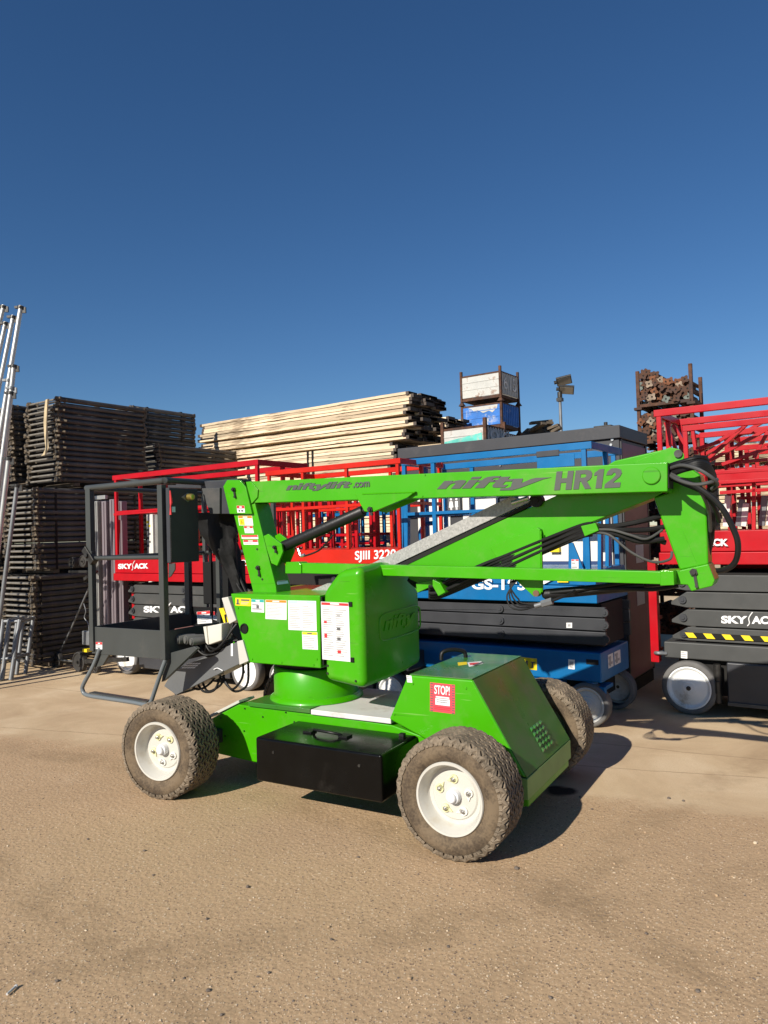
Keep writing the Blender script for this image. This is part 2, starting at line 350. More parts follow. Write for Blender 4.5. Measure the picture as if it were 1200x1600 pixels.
GLY = {'H': (1.04, [[(0,0),(0,1),(.32,1),(.32,.62),(.62,.62),(.62,1),(.94,1),(.94,0),(.62,0),(.62,.38),(.32,.38),(.32,0)]]),
       'R': (1.02, [[(0,0),(0,1),(.30,1),(.30,0)], [(.30,.79),(.30,1),(.6,1),(.8,.95),(.9,.82),(.9,.62),(.82,.48),(.68,.40),(.30,.40),(.30,.60),(.52,.60),(.60,.65),(.60,.74),(.52,.79)], [(.36,.40),(.68,.40),(.96,0),(.62,0)]]),
       '1': (.62, [[(.16,0),(.16,.70),(0,.66),(0,.82),(.24,1),(.48,1),(.48,0)]]),
       '2': (.9, [[(0,0),(0,.2),(.38,.5),(.5,.64),(.48,.75),(.38,.78),(.29,.66),(0,.66),(.06,.86),(.22,1),(.5,1),(.72,.92),(.8,.74),(.72,.55),(.52,.38),(.40,.26),(.80,.26),(.80,0)]]),
       'n': (1.16, [[(0,0),(0,.72),(.40,.72),(.42,.62),(.54,.71),(.70,.75),(.90,.74),(1.03,.68),(1.08,.56),(1.08,0),(.66,0),(.66,.44),(.62,.50),(.50,.48),(.42,.38),(.42,0)]]),
       'i': (.50, [[(0,0),(0,.74),(.42,.74),(.42,0)], [(0,.82),(0,1),(.42,1),(.42,.82)]]),
       'l': (.50, [[(0,0),(0,1),(.42,1),(.42,0)]]),
       'f': (.70, [[(.1,0),(.1,.52),(-.06,.52),(-.06,.68),(.1,.68),(.1,.8),(.2,.94),(.42,1),(.78,1),(.78,.84),(.62,.84),(.54,.8),(.52,.70),(.72,.70),(.72,.50),(.52,.50),(.52,0)]]),
       't': (.74, [[(.1,.2),(.1,.52),(-.04,.52),(-.04,.68),(.1,.68),(.1,.92),(.52,.92),(.52,.70),(.78,.70),(.78,.50),(.52,.50),(.52,.27),(.56,.22),(.78,.22),(.74,0),(.35,0),(.18,.05)]]),
       'y': (1.2, [[(0,.72),(.42,.72),(.56,.34),(.80,.66),(.94,.74),(1.60,.74),(1.34,.62),(.70,-.08),(.46,-.25),(-.1,-.25),(-.14,-.06),(.16,-.05),(.24,.04)]])}
def logo(name, s, m, parent, tl, tr, bl, n, slant=0.35, depth=0.002, lift=0.0015):
    polys = []; x = 0
    for ch in s:
        adv, ps = GLY[ch]; polys += [[(px + x + py * slant, py) for px, py in p] for p in ps]; x += adv
    xs = [p[0] for q in polys for p in q]; ys = [p[1] for q in polys for p in q]; x0, x1, y0, y1 = min(xs), max(xs), min(ys), max(ys)
    n = Vector(n).normalized(); mb = MB()
    for q in polys:
        k = len(q); a = sum(q[i][0] * q[(i+1) % k][1] - q[(i+1) % k][0] * q[i][1] for i in range(k))
        if a < 0: q = q[::-1]
        f = lambda p, h: bl + (tr - tl) * ((p[0] - x0) / (x1 - x0)) + (tl - bl) * ((p[1] - y0) / (y1 - y0)) + n * h
        mb.add([f(p, lift + depth) for p in q] + [f(p, lift) for p in q], [list(range(k)), list(range(2*k-1, k-1, -1))] + [(i, k + i, k + (i+1) % k, (i+1) % k) for i in range(k)])
    return mb.build(name, m, parent, smooth=False, fix=True)

def sheet(parent, tl, tr, bl, n, spec, name='warning_label', label=None, base=None, head=None, hfrac=0.14, lines=8, cols=1, seed=1, marks=()):
    """thin printed sticker lying on a surface"""
    r = random.Random(seed); mb = MB(); n = Vector(n).normalized(); X = tr - tl; Y = bl - tl
    def rect(u0, v0, u1, v1, m, h):
        mb.use(m); a = tl + X*u0 + Y*v0; b = tl + X*u1 + Y*v0; c = tl + X*u1 + Y*v1; d = tl + X*u0 + Y*v1
        fr = [p + n * h for p in (d, c, b, a)]; bk = [p + n * 0.0004 for p in (d, c, b, a)]
        mb.add(fr + bk, [(0,1,2,3),(7,6,5,4),(0,4,5,1),(1,5,6,2),(2,6,7,3),(3,7,4,0)])
    rect(0, 0, 1, 1, base or LBLW, 0.0015)
    if head: rect(0.02, 0.01, 0.98, hfrac, head, 0.0021)
    if head and hfrac < 0.5:
        rect(0.34, hfrac*0.3, 0.66, hfrac*0.75, LBLW if head is not LBLY else INK, 0.0026)
    top = hfrac + 0.06 if head else 0.06
    for c in range(cols):
        u0 = 0.06 + c * 0.9 / cols
        for i in range(lines):
            v = top + (0.94 - top) * (i + 0.2) / lines; w = 0.82 / cols * r.uniform(0.55, 1.0)
            rect(u0, v, u0 + w, v + (0.94 - top) / lines * 0.42, INKG, 0.0021)
    for (u0, v0, u1, v1, m) in marks: rect(u0, v0, u1, v1, m, 0.0027)
    o = mb.build(name, None, parent, smooth=False)
    if label: o['label'] = label
    return o

# ================================================================== GROUND
def ground_material():
    m = bpy.data.materials.new('yard_ground'); m.use_nodes = True; nt = m.node_tree; b = nt.nodes['Principled BSDF']; L = nt.links
    tc = nn(nt, 'ShaderNodeTexCoord'); P = tc.outputs['Object']
    def noise(scale, detail=6, rough=0.6, src=P, dist=0.0):
        n = nn(nt, 'ShaderNodeTexNoise'); n.inputs['Scale'].default_value = scale; n.inputs['Detail'].default_value = detail
        n.inputs['Roughness'].default_value = rough; n.inputs['Distortion'].default_value = dist; L.new(src, n.inputs[0]); return n.outputs[0]
    def ramp(src, stops):
        r = nn(nt, 'ShaderNodeValToRGB'); e = r.color_ramp.elements
        while len(e) < len(stops): e.new(0.5)
        for i, (p, c) in enumerate(stops): e[i].position = p; e[i].color = (*c, 1) if len(c) == 3 else c
        L.new(src, r.inputs[0]); return r.outputs[0]
    def mix(f, a, c, mode='MIX'):
        x = nn(nt, 'ShaderNodeMixRGB', blend_type=mode)
        for i, s in ((0, f), (1, a), (2, c)):
            if isinstance(s, (int, float)): x.inputs[i].default_value = s
            elif isinstance(s, tuple): x.inputs[i].default_value = (*s, 1)
            else: L.new(s, x.inputs[i])
        return x.outputs[0]
    def math_(op, a, c=None, d=None):
        x = nn(nt, 'ShaderNodeMath', operation=op)
        for i, s in enumerate((a, c, d)):
            if s is None: continue
            if isinstance(s, (int, float)): x.inputs[i].default_value = s
            else: L.new(s, x.inputs[i])
        return x.outputs[0]
    # rough aggregate surface
    big = noise(0.55, 5); mid = noise(3.0, 7, 0.65); fine = noise(95, 8, 0.8); vfine = noise(230, 3, 0.7)
    rough_c = ramp(fine, [(0.28, (0.19, 0.120, 0.066)), (0.42, (0.40, 0.272, 0.158)), (0.56, (0.49, 0.34, 0.202)), (0.72, (0.64, 0.48, 0.31))])
    rough_c = mix(ramp(big, [(0.35, (0, 0, 0)), (0.7, (0.55, 0.55, 0.55))]), rough_c, (0.46, 0.318, 0.186))
    # chips of pale and dark stone
    v = nn(nt, 'ShaderNodeTexVoronoi'); v.inputs['Scale'].default_value = 50; L.new(P, v.inputs[0])
    v.inputs['Randomness'].default_value = 1
    chip = math_('LESS_THAN', v.outputs['Distance'], 0.26)
    sp = nn(nt, 'ShaderNodeSeparateColor'); L.new(v.outputs['Color'], sp.inputs[0])
    pale = math_('MULTIPLY', chip, math_('GREATER_THAN', sp.outputs[0], 0.86))
    dark = math_('MULTIPLY', chip, math_('GREATER_THAN', sp.outputs[1], 0.84))
    rough_c = mix(pale, rough_c, (0.62, 0.49, 0.34)); rough_c = mix(dark, rough_c, (0.22, 0.15, 0.10))
    v2 = nn(nt, 'ShaderNodeTexVoronoi'); v2.inputs['Scale'].default_value = 125; L.new(P, v2.inputs[0])
    ch2 = math_('LESS_THAN', v2.outputs['Distance'], 0.34); sp2 = nn(nt, 'ShaderNodeSeparateColor'); L.new(v2.outputs['Color'], sp2.inputs[0])
    rough_c = mix(math_('MULTIPLY', ch2, math_('GREATER_THAN', sp2.outputs[0], 0.80)), rough_c, (0.57, 0.44, 0.30))
    rough_c = mix(math_('MULTIPLY', ch2, math_('GREATER_THAN', sp2.outputs[1], 0.80)), rough_c, (0.21, 0.14, 0.08))
    rough_c = mix(ramp(noise(1.3, 4, 0.6, dist=1.0), [(0.45, (0, 0, 0)), (0.75, (0.22, 0.22, 0.22))]), rough_c, (0.34, 0.225, 0.13))
    # smooth dusty concrete beyond the joint
    conc = ramp(noise(1.6, 8, 0.62, dist=0.6), [(0.28, (0.45, 0.325, 0.195)), (0.5, (0.56, 0.42, 0.258)), (0.72, (0.66, 0.52, 0.34))])
    conc = mix(ramp(fine, [(0.34, (0.75, 0.75, 0.75)), (0.5, (0, 0, 0))]), conc, (0.43, 0.30, 0.20))
    conc = mix(ramp(noise(0.8, 6, 0.7, dist=1.5), [(0.60, (0, 0, 0)), (0.72, (0.5, 0.5, 0.5))]), conc, (0.70, 0.56, 0.39))
    # line between them
    A = ground_at(0, 1150); B = ground_at(1200, 1278); d = (B - A).normalized(); nrm = Vector((-d.y, d.x, 0))
    dt = nn(nt, 'ShaderNodeVectorMath', operation='DOT_PRODUCT'); L.new(P, dt.inputs[0]); dt.inputs[1].default_value = nrm
    s0 = math_('SUBTRACT', dt.outputs['Value'], A.dot(nrm))
    wob = math_('MULTIPLY_ADD', noise(2.2, 6, 0.7), 0.55, -0.27)
    mask = nn(nt, 'ShaderNodeMapRange'); mask.inputs[1].default_value = -0.06; mask.inputs[2].default_value = 0.10
    L.new(math_('ADD', s0, wob), mask.inputs[0])
    c = mix(mask.outputs[0], rough_c, conc)
    # dirt by the racks and dry mud crumbs
    c = mix(ramp(noise(0.9, 9, 0.75, dist=0.4), [(0.58, (0, 0, 0)), (0.66, (0.35, 0.35, 0.35))]), c, (0.38, 0.265, 0.165))
    # old tyre tracks: faint compacted arcs
    for (cx, cy, rad, w, a_) in ((-6.5, -3.0, 8.1, .11, .5), (-6.5, -3.0, 9.55, .11, .5), (7.0, -1.2, 6.3, .10, .4), (7.0, -1.2, 7.7, .10, .4), (-2.0, 16.5, 13.6, .12, .45)):
        ds = nn(nt, 'ShaderNodeVectorMath', operation='DISTANCE'); L.new(P, ds.inputs[0]); ds.inputs[1].default_value = (cx, cy, 0)
        e = math_('ABSOLUTE', math_('ADD', math_('SUBTRACT', ds.outputs['Value'], rad), math_('MULTIPLY_ADD', noise(1.1, 3, 0.5), 0.16, -0.08)))
        mr = nn(nt, 'ShaderNodeMapRange'); mr.inputs[1].default_value = w * 1.5; mr.inputs[2].default_value = w * .7; mr.inputs[4].default_value = a_; L.new(e, mr.inputs[0])
        fac = math_('MULTIPLY', mr.outputs[0], ramp(noise(2.6, 8, 0.75), [(0.42, (0, 0, 0)), (0.60, (1, 1, 1))]))
        c = mix(fac, c, (0.27, 0.185, 0.105))
    # damp and mud patches
    c = mix(ramp(noise(0.45, 7, 0.7, dist=0.8), [(0.54, (0, 0, 0)), (0.68, (0.32, 0.32, 0.32))]), c, (0.36, 0.245, 0.145))
    c = mix(ramp(noise(0.7, 6, 0.65, dist=0.3), [(0.60, (0, 0, 0)), (0.75, (0.4, 0.4, 0.4))]), c, (0.60, 0.45, 0.30))
    # oil drips under the rear bumper
    for (px, py, rr) in ((872, 1236, 0.10), (885, 1236, 0.07), (868, 1232, 0.06)):
        q = ground_at(px, py); ds = nn(nt, 'ShaderNodeVectorMath', operation='DISTANCE'); L.new(P, ds.inputs[0]); ds.inputs[1].default_value = q
        e = math_('ADD', ds.outputs['Value'], math_('MULTIPLY_ADD', mid, 0.12, -0.06))
        mr = nn(nt, 'ShaderNodeMapRange'); mr.inputs[1].default_value = rr; mr.inputs[2].default_value = rr * 0.55; L.new(e, mr.inputs[0])
        c = mix(mr.outputs[0], c, (0.035, 0.028, 0.02))
    # slab joints
    for (p1, p2) in (((900, 1196), (1200, 1216)), ((0, 1068), (520, 1120))):
        a = ground_at(*p1); bb = ground_at(*p2); dd = (bb - a).normalized(); n2 = Vector((-dd.y, dd.x, 0))
        dt2 = nn(nt, 'ShaderNodeVectorMath', operation='DOT_PRODUCT'); L.new(P, dt2.inputs[0]); dt2.inputs[1].default_value = n2
        e = math_('ABSOLUTE', math_('ADD', math_('SUBTRACT', dt2.outputs['Value'], a.dot(n2)), math_('MULTIPLY_ADD', mid, 0.08, -0.04)))
        mr = nn(nt, 'ShaderNodeMapRange'); mr.inputs[1].default_value = 0.012; mr.inputs[2].default_value = 0.003; mr.inputs[4].default_value = 0.5; L.new(e, mr.inputs[0])
        c = mix(mr.outputs[0], c, (0.25, 0.17, 0.10))
    L.new(c, b.inputs['Base Color']); b.inputs['Roughness'].default_value = 0.92; b.inputs['Specular IOR Level'].default_value = 0.25
    hgt = math_('ADD', math_('MULTIPLY', fine, math_('MULTIPLY_ADD', mask.outputs[0], -0.3, 0.4)), math_('MULTIPLY', vfine, 0.5))
    hgt = math_('ADD', hgt, math_('MULTIPLY', math_('MULTIPLY_ADD', v.outputs['Distance'], -1.2, 0.5), math_('MULTIPLY_ADD', mask.outputs[0], -0.9, 1.0)))
    hgt = math_('ADD', hgt, math_('MULTIPLY', mid, 1.2))
    bp = nn(nt, 'ShaderNodeBump'); bp.inputs['Strength'].default_value = 0.36; bp.inputs['Distance'].default_value = 0.006
    L.new(hgt, bp.inputs['Height']); L.new(bp.outputs[0], b.inputs['Normal'])
    return m

mb = MB()
# a sheet that reaches the horizon, finer near the yard
xs = [-900, -120, -30, -12] + [-8 + 0.8 * i for i in range(21)] + [12, 30, 120, 900]
ys = [-300, -20] + [-2 + 0.8 * i for i in range(26)] + [24, 60, 200, 1500]
vs = []
for y in ys:
    for x in xs:
        h = 0.0
        vs.append((x, y, h))
nx = len(xs)
mb.add(vs, [(j*nx+i, j*nx+i+1, (j+1)*nx+i+1, (j+1)*nx+i) for j in range(len(ys)-1) for i in range(nx-1)])
tag(mb.build('ground', ground_material(), smooth=False), kind='structure')

# loose grit spread over the rough part: nobody could count it
def pebble(mb, p, r, rr, flat=0.6):
    vs = []; k = rr.uniform(0, 6.28)
    for (a, z, q) in ((0, 1, 0.25), (0, .35, 1), (2.1, .3, .9), (4.2, .4, 1.05), (1, -.3, .8), (3.1, -.3, .85), (5.2, -.3, .8)):
        a += k; vs.append((p.x + math.cos(a) * r * q * rr.uniform(.7, 1.3), p.y + math.sin(a) * r * q * rr.uniform(.7, 1.3), p.z + (z * flat + .3 * flat) * r))
    mb.add(vs, [(0,1,2),(0,2,3),(0,3,1),(1,4,2),(2,5,3),(3,6,1),(4,5,2),(5,6,3),(6,4,1)])
STONEM = [mat('pale_chip', (0.50, 0.40, 0.28), 0.9, var=0.3), mat('tan_chip', (0.40, 0.28, 0.17), 0.9, var=0.3), mat('dark_chip', (0.15, 0.12, 0.095), 0.9, var=0.3)]
g1 = MB(); gr = random.Random(3)
for i in range(15000):
    t = gr.random()
    px = gr.uniform(-60, 1260); py = 1190 + (1640 - 1190) * t ** 0.8
    if py < 1150 + (px / 1200) * 128 + 25: continue
    q = ground_at(px, py); g1.use(STONEM[gr.choices((0, 1, 2), (5, 7, 3))[0]])
    pebble(g1, q, gr.uniform(0.0012, 0.0040) * (1.0 if gr.random() > .06 else 1.7), gr)
tag(g1.build('grit', smooth=False), 'fine pale and brown grit lying over the rough ground', kind='stuff')
stones = [(137, 1312, .010, 2), (226, 1330, .011, 2), (240, 1368, .009, 2), (387, 1387, .013, 2), (323, 1437, .010, 2), (416, 1457, .008, 0), (89, 1534, .010, 2), (325, 1549, .012, 2),
          (420, 1521, .009, 2), (346, 1587, .009, 2), (518, 1469, .009, 2), (514, 1449, .010, 1), (807, 1358, .016, 2), (960, 1350, .009, 1), (878, 1321, .012, 1), (1045, 1248, .014, 2), (1068, 1252, .012, 2),
          (906, 1246, .010, 2), (1180, 1318, .015, 0), (1008, 1301, .009, 1), (925, 1265, .010, 2), (700, 1480, .010, 2), (640, 1530, .011, 1), (1010, 1460, .010, 2), (1120, 1400, .011, 1), (860, 1560, .010, 2), (1090, 1550, .012, 2), (560, 1340, .010, 2)]
tone = ['pale', 'tan', 'dark']
for i, (px, py, r_, k) in enumerate(stones):
    q = ground_at(px, py); m_ = MB()
    lr = random.Random(i); rad = r_ * .72
    bmv = bmesh.new(); bmesh.ops.create_icosphere(bmv, subdivisions=2, radius=rad)
    for v_ in bmv.verts: v_.co *= 1 + 0.35 * mnoise.noise(v_.co * 120 + Vector((i * 3.1, 0, 0))); v_.co.z *= 0.65
    me = bpy.data.meshes.new('loose_stone'); bmv.to_mesh(me); bmv.free(); me.materials.append(STONEM[k])
    o = bpy.data.objects.new('loose_stone', me); col.objects.link(o); o.location = (q.x, q.y, rad * 0.45); o.rotation_euler.z = i
    size = 'larger' if r_ > .0115 else ('small' if r_ > .0095 else 'tiny')
    size += ['', ' flat', ' rounded', ' angular', ' sharp edged'][i % 5]
    hw = ['far left', 'left', 'centre left', 'centre', 'centre right', 'right', 'far right'][min(6, int(px / 1200 * 7))]
    vw = ['close behind the machine', 'just below the machine', 'in the near foreground', 'along the bottom edge'][0 if py < 1300 else 1 if py < 1400 else 2 if py < 1500 else 3]
    tag(o, '%s %s stone on the ground at the %s, %s' % (size, tone[k], hw, vw), 'stone', 'loose stones scattered over the ground')
q = ground_at(17, 1551); m_ = MB(); a_ = Vector((q.x - .003, q.y - .022, .008)); b_ = Vector((q.x + .006, q.y + .022, .008))
m_.tube([a_, b_], .0045, 12); m_.tube([b_, b_ + (b_ - a_).normalized() * .005], .007, 6)
tag(m_.build('steel_bolt', mat('bright_bolt', (.6, .6, .58), .5, metal=.3)), 'silver bolt lying on the ground at the bottom left corner', 'bolt')

# ================================================================== GREEN BOOM LIFT
g0 = ground_at(712, 1340)
N = Fr(g0.x, g0.y, 30)
nifty = root('boom_lift', N, 'bright green wheeled boom lift with black side box, in front of the parked scissor lifts', 'boom lift')
def P(pts, y): return [(N.y_(px, py, y).x, N.y_(px, py, y).z) for px, py in pts]
def NB(pxpts, y0, y1, name, m=GREEN, bevel=0.006, parent=nifty, yref=None, fix=False):
    mb = MB(); mb.prism(P(pxpts, y0 if yref is None else yref), y0, y1)
    return mb.build(name, m, parent, bevel=bevel, fix=fix)

# ---- wheels
def make_tyre(Ro, w, rr, tread=True):
    sh = 0.045
    prof = [(rr, 0.022), (rr + 0.012, 0.006), (rr + 0.03, -0.002), (Ro - 0.07, -0.010), (Ro - 0.035, 0.002), (Ro - 0.016, 0.018), (Ro - 0.008, 0.045),
            (Ro - 0.004, w / 2), (Ro - 0.008, w - 0.045), (Ro - 0.016, w - 0.018), (Ro - 0.035, w - 0.002), (Ro - 0.07, w + 0.01), (rr + 0.03, w + 0.002), (rr, w - 0.03)]
    mb = MB(); mb.use(TYRE_SIDE); nseg = 72; n = len(prof)
    vs = []
    for k in range(nseg):
        a = 2 * math.pi * k / nseg
        for (r, y) in prof: vs.append((r * math.cos(a), y, r * math.sin(a)))
    b0 = len(mb.v); mb.v += [Vector(v) for v in vs]
    for k in range(nseg):
        k2 = (k + 1) % nseg
        for i in range(n - 1):
            mb.f.append([b0 + k*n+i, b0 + k*n+i+1, b0 + k2*n+i+1, b0 + k2*n+i])
            if 5 <= i <= 7: mb.use(TYRE_BASE)
            else: mb.use(TYRE_SIDE)
            mb.m.append(mb.cur)
    if tread:
        mb.use(TYRE_TREAD)
        # arc position across the crown -> (r, y)
        def pos(th, s, h):   # s 0..1 over the crown, rounded at both shoulders
            y = -0.004 + s * (w + 0.008); e = min(s, 1 - s)
            r = Ro - 0.008 - (max(0, 0.10 - e) / 0.10) ** 2 * 0.022 + h
            if h > 0 and e < 0.06: r -= 0.004
            return Vector((r * math.cos(th), y, r * math.sin(th)))
        NC = 10; NS = 64
        for c in range(NC):
            for k in range(NS):
                th = 2 * math.pi * (k + 0.5 * (c % 2)) / NS; s = (c + 0.5) / NC
                dth = 2 * math.pi / NS; ds = 1.0 / NC; sg = 1 if (c + k) % 2 == 0 else -1
                # slanted block: long side goes diagonally
                L_, W_ = 0.64, 0.29
                ca, sa = math.cos(sg * 0.72), math.sin(sg * 0.72)
                cs = []
                for (i, j) in ((-1, -1), (1, -1), (1, 1), (-1, 1)):
                    u, v = i * L_, j * W_; cs.append((th + (u * ca - v * sa) * dth, min(1.02, max(-0.02, s + (u * sa + v * ca) * ds * 0.92))))
                bot = [pos(t, q, -0.004) for t, q in cs]
                top = [pos(th + (t - th) * .86, s + (q - s) * .88, 0.0120) for t, q in cs]
                mb.add(bot + top, [(4,5,6,7),(0,1,5,4),(1,2,6,5),(2,3,7,6),(3,0,4,7)])
        # shoulder lugs on the outer wall
        for side in (0, 1):
            for k in range(NS):
                th = 2 * math.pi * (k + 0.25) / NS; d = 2 * math.pi / NS * 0.30
                yy = -0.004 if side == 0 else w + 0.004; dy = 0.016 if side == 0 else -0.016
                vs = []
                for t in (th - d, th + d):
                    for (r, y) in ((Ro - 0.014, yy + dy), (Ro - 0.034, yy + dy * .5), (Ro - 0.036, yy - dy * .08), (Ro - 0.022, yy + dy * .1)):
                        vs.append((r * math.cos(t), y, r * math.sin(t)))
                mb.add(vs, [(0,1,2,3),(7,6,5,4),(0,4,5,1),(1,5,6,2),(2,6,7,3),(3,7,4,0)])
    return mb
def make_rim(rr, w):
    mb = MB()
    prof = [(rr + 0.004, 0.026), (rr + 0.006, 0.008), (rr + 0.002, 0.0), (rr - 0.008, 0.001), (rr - 0.012, 0.012), (rr - 0.022, 0.03), (rr - 0.026, 0.062), (rr - 0.034, 0.078),
            (rr - 0.052, 0.080), (rr - 0.060, 0.072), (rr - 0.090, 0.070), (0.055, 0.070), (0.0, 0.070)]
    mb.lathe_y(prof, 64)
    return mb
def wheel(cx, yo, cz, flip=False, steer=0.0, lab=None):
    Ro, w, rr = 0.302, 0.275, 0.176
    piv = bpy.data.objects.new('wheel', None); col.objects.link(piv); piv.parent = nifty
    piv.location = (cx, yo, cz); piv.rotation_euler = (0, 0, (math.pi if flip else 0) + steer)
    return piv
TY = make_tyre(0.300, 0.252, 0.176).mesh('tyre'); TY.polygons.foreach_set('use_smooth', [len(p.vertices) == 4 and p.material_index != 2 for p in TY.polygons])
RM = make_rim(0.176, 0.275)
def fit_wheel(cx, yo, cz, flip, steer, spin):
    # the tyre is the part, rim its sub-part
    t = bpy.data.objects.new('wheel', TY); col.objects.link(t); t.parent = nifty
    t.location = (cx, yo, cz); t.rotation_euler = (0, spin, (math.pi if flip else 0) + steer); t.rotation_mode = 'XYZ'
    rim = MB(); rim.v = list(RM.v); rim.f = list(RM.f); rim.m = list(RM.m)
    r = rim.build('rim', WHITEP, t, fix=True, ang=28)
    h = MB(); h.lathe_y([(0.0, 0.020), (0.020, 0.020), (0.024, 0.024), (0.025, 0.036), (0.034, 0.040), (0.036, 0.048), (0.038, 0.071)], 28)
    h.use(STEEL) if False else None
    h.build('hub_cap', mat('hub_white', (0.66, 0.67, 0.68), 0.35, coat=0.3, var=0.1, vscale=30), t, fix=True)
    YEL = mat('oversprayed_lug', (0.66, 0.64, 0.36), 0.45, var=0.25, vscale=30)
    for k in range(5):
        a = 2 * math.pi * k / 5 + 0.5; nm = MB(); c = Vector((math.cos(a) * 0.083, 0, math.sin(a) * 0.083))
        nm.use(YEL if k in (1, 2, 3) else mat('white_lug', (0.70, 0.69, 0.64), 0.45, var=0.1))
        nm.tube([c + Vector((0, 0.070, 0)), c + Vector((0, 0.062, 0))], 0.022, 18)
        # teardrop tail
        q = Vector((-math.sin(a), 0, math.cos(a))) if k % 2 else Vector((math.sin(a), 0, -math.cos(a)))
        rd = Vector((math.cos(a), 0, math.sin(a))); tip = c + q * 0.04 - rd * .012
        pts = [c + rd * .018, tip, c - rd * .018]
        nm.add([p + Vector((0, .062, 0)) for p in pts] + [p + Vector((0, .070, 0)) for p in pts], [(0, 1, 2), (5, 4, 3), (0, 3, 4, 1), (1, 4, 5, 2)])
        nm.use(STEEL); nm.tube([c + Vector((0, 0.062, 0)), c + Vector((0, 0.052, 0))], 0.0115, 6)
        nm.tube([c + Vector((0, 0.052, 0)), c + Vector((0, 0.044, 0))], 0.006, 8)
        nm.build('wheel_nut', None, t, fix=True)
    return t
Ro = 0.302
fit_wheel(0.0, -0.06, Ro, False, 0, 0.2)
fit_wheel(0.0, 1.56, Ro, True, 0, 1.0)
fit_wheel(-1.995, -0.075, Ro - 0.004, False, R(5), 0.9)
fit_wheel(-1.985, 1.545, Ro - 0.004, True, R(5), 1.6)

# ---- chassis
ch = MB(); ch.prism(P([(322, 1127), (372, 1101), (486, 1115), (612, 1133), (700, 1165), (820, 1216), (820, 1262), (700, 1226), (600, 1190), (404, 1192), (392, 1190), (336, 1177)], 0.42), 0.42, 1.08)
chassis = ch.build('chassis', GREEN, nifty, bevel=0.008)
mb = MB(); mb.prism(P([(393, 1183), (450, 1190), (450, 1197), (393, 1191)], 0.425), 0.43, 1.07); mb.build('lower_flange', GREEN, chassis, bevel=0.003)
for (px, py) in ((383, 1107), (447, 1113), (411, 1120), (382, 1142)):
    c = N.y_(px, py, 0.42); m_ = MB(); m_.cyl((c.x, 0.414, c.z), (c.x, 0.424, c.z), 0.005, 8); m_.build('bolt_hole', BLACK, chassis)
# axles
mb = MB(); mb.box(-2.0, -1.9, 0.16, 1.33, 0.24, 0.33); mb.build('front_axle', DGREY, nifty, bevel=0.008)
mb = MB(); mb.box(-0.06, 0.06, 0.16, 1.33, 0.24, 0.34); mb.build('rear_axle', DGREY, nifty, bevel=0.008)
mb = MB(); mb.box(-0.30, -0.10, 0.22, 0.42, 0.22, 0.44); mb.build('axle_bracket', GREEN, nifty, bevel=0.006)
# front bumper strips
q = N.y_(322, 1127, 0.42); q2 = N.y_(372, 1101, 0.42)
mb = MB(); mb.bar((q.x - .005, 0.52, q.z + .022), (q2.x - .01, 0.52, q2.z + .016), 0.16, 0.018); mb.build('white_edge_plate', WHITEP, nifty, bevel=0.003)
mb = MB(); mb.tube([(q.x - .03, 0.60, q.z - .01), (q.x + .11, 0.72, q.z + .06)], 0.016, 12); mb.build('tie_rod', DGREY, nifty)
# base plate under the turret and white deck
zt = 0.535
b1 = N.z_(372, 1098, zt); b2 = N.z_(483, 1108, zt)
mb = MB(); mb.box(-1.66, -1.16, 0.405, 1.085, zt - 0.03, zt); mb.build('turret_base_plate', GREEN_TOP, nifty, bevel=0.005)
mb = MB(); mb.box(-1.155, -0.58, 0.405, 1.085, 0.50, 0.532); mb.build('white_deck', WHITED, nifty, bevel=0.005)
# turntable pedestal
pc = Vector((-1.35, 0.75, 0))
mb = MB(); mb.tube([(pc.x, pc.y, zt), (pc.x, pc.y, zt + .012), (pc.x, pc.y, zt + .03), (pc.x, pc.y, 0.745), (pc.x, pc.y, .75)], [0.315, 0.312, 0.285, 0.285, .28], 56); mb.build('pedestal', GREEN, nifty, ang=50)
mb = MB(); mb.tube([(pc.x, pc.y, 0.75), (pc.x, pc.y, 0.765), (pc.x, pc.y, 0.80)], [0.262, 0.272, 0.272], 48); mb.build('slew_ring', BLACK, nifty)

# ---- black box on the side
mb = MB(); x0, x1 = -1.262, -0.412
mb.prism([(x0, 0.20), (x0, .452), (x1, .452), (x1, .20)], 0.0, 0.415)
bx = mb.build('side_box', BLACKG, nifty, bevel=0.014, seg=3)
mb = MB(); c = N.y_(502, 1136, 0.2)
hx = -0.90
mb.tube(curve([(hx - .11, .24, .455), (hx - .10, .22, .470), (hx - .05, .19, .478), (hx + .04, .18, .478), (hx + .09, .2, .468), (hx + .10, .22, .455)]), 0.008, 10)
mb.box(hx - .16, hx - .10, .19, .25, .453, .463); mb.box(hx + .09, hx + .15, .19, .25, .453, .463)
mb.build('lifting_handle', BLACK, bx)
for x in (-1.13, -0.55):
    m_ = MB(); m_.cyl((x, -0.004, .38), (x, 0.002, .38), 0.008, 10); m_.build('rivet', DSTEEL, bx)
mb = MB(); mb.box(-.50, -.47, .35, .38, .453, .468); mb.build('latch', DSTEEL, bx)

# ---- rear canopy
cy0, cy1 = 0.35, 1.15
pts = P([(637, 1055), (738, 1063), (822, 1216), (700, 1175), (608, 1124)], cy0)
zt_, xl, xr = pts[1][1], pts[0][0], pts[1][0]
pts[0] = (pts[0][0], zt_)
mb = MB(); mb.use(GREEN); mb.prism(pts, cy0, cy1)
can = mb.build('rear_canopy', GREEN, nifty, bevel=0.010, seg=3)
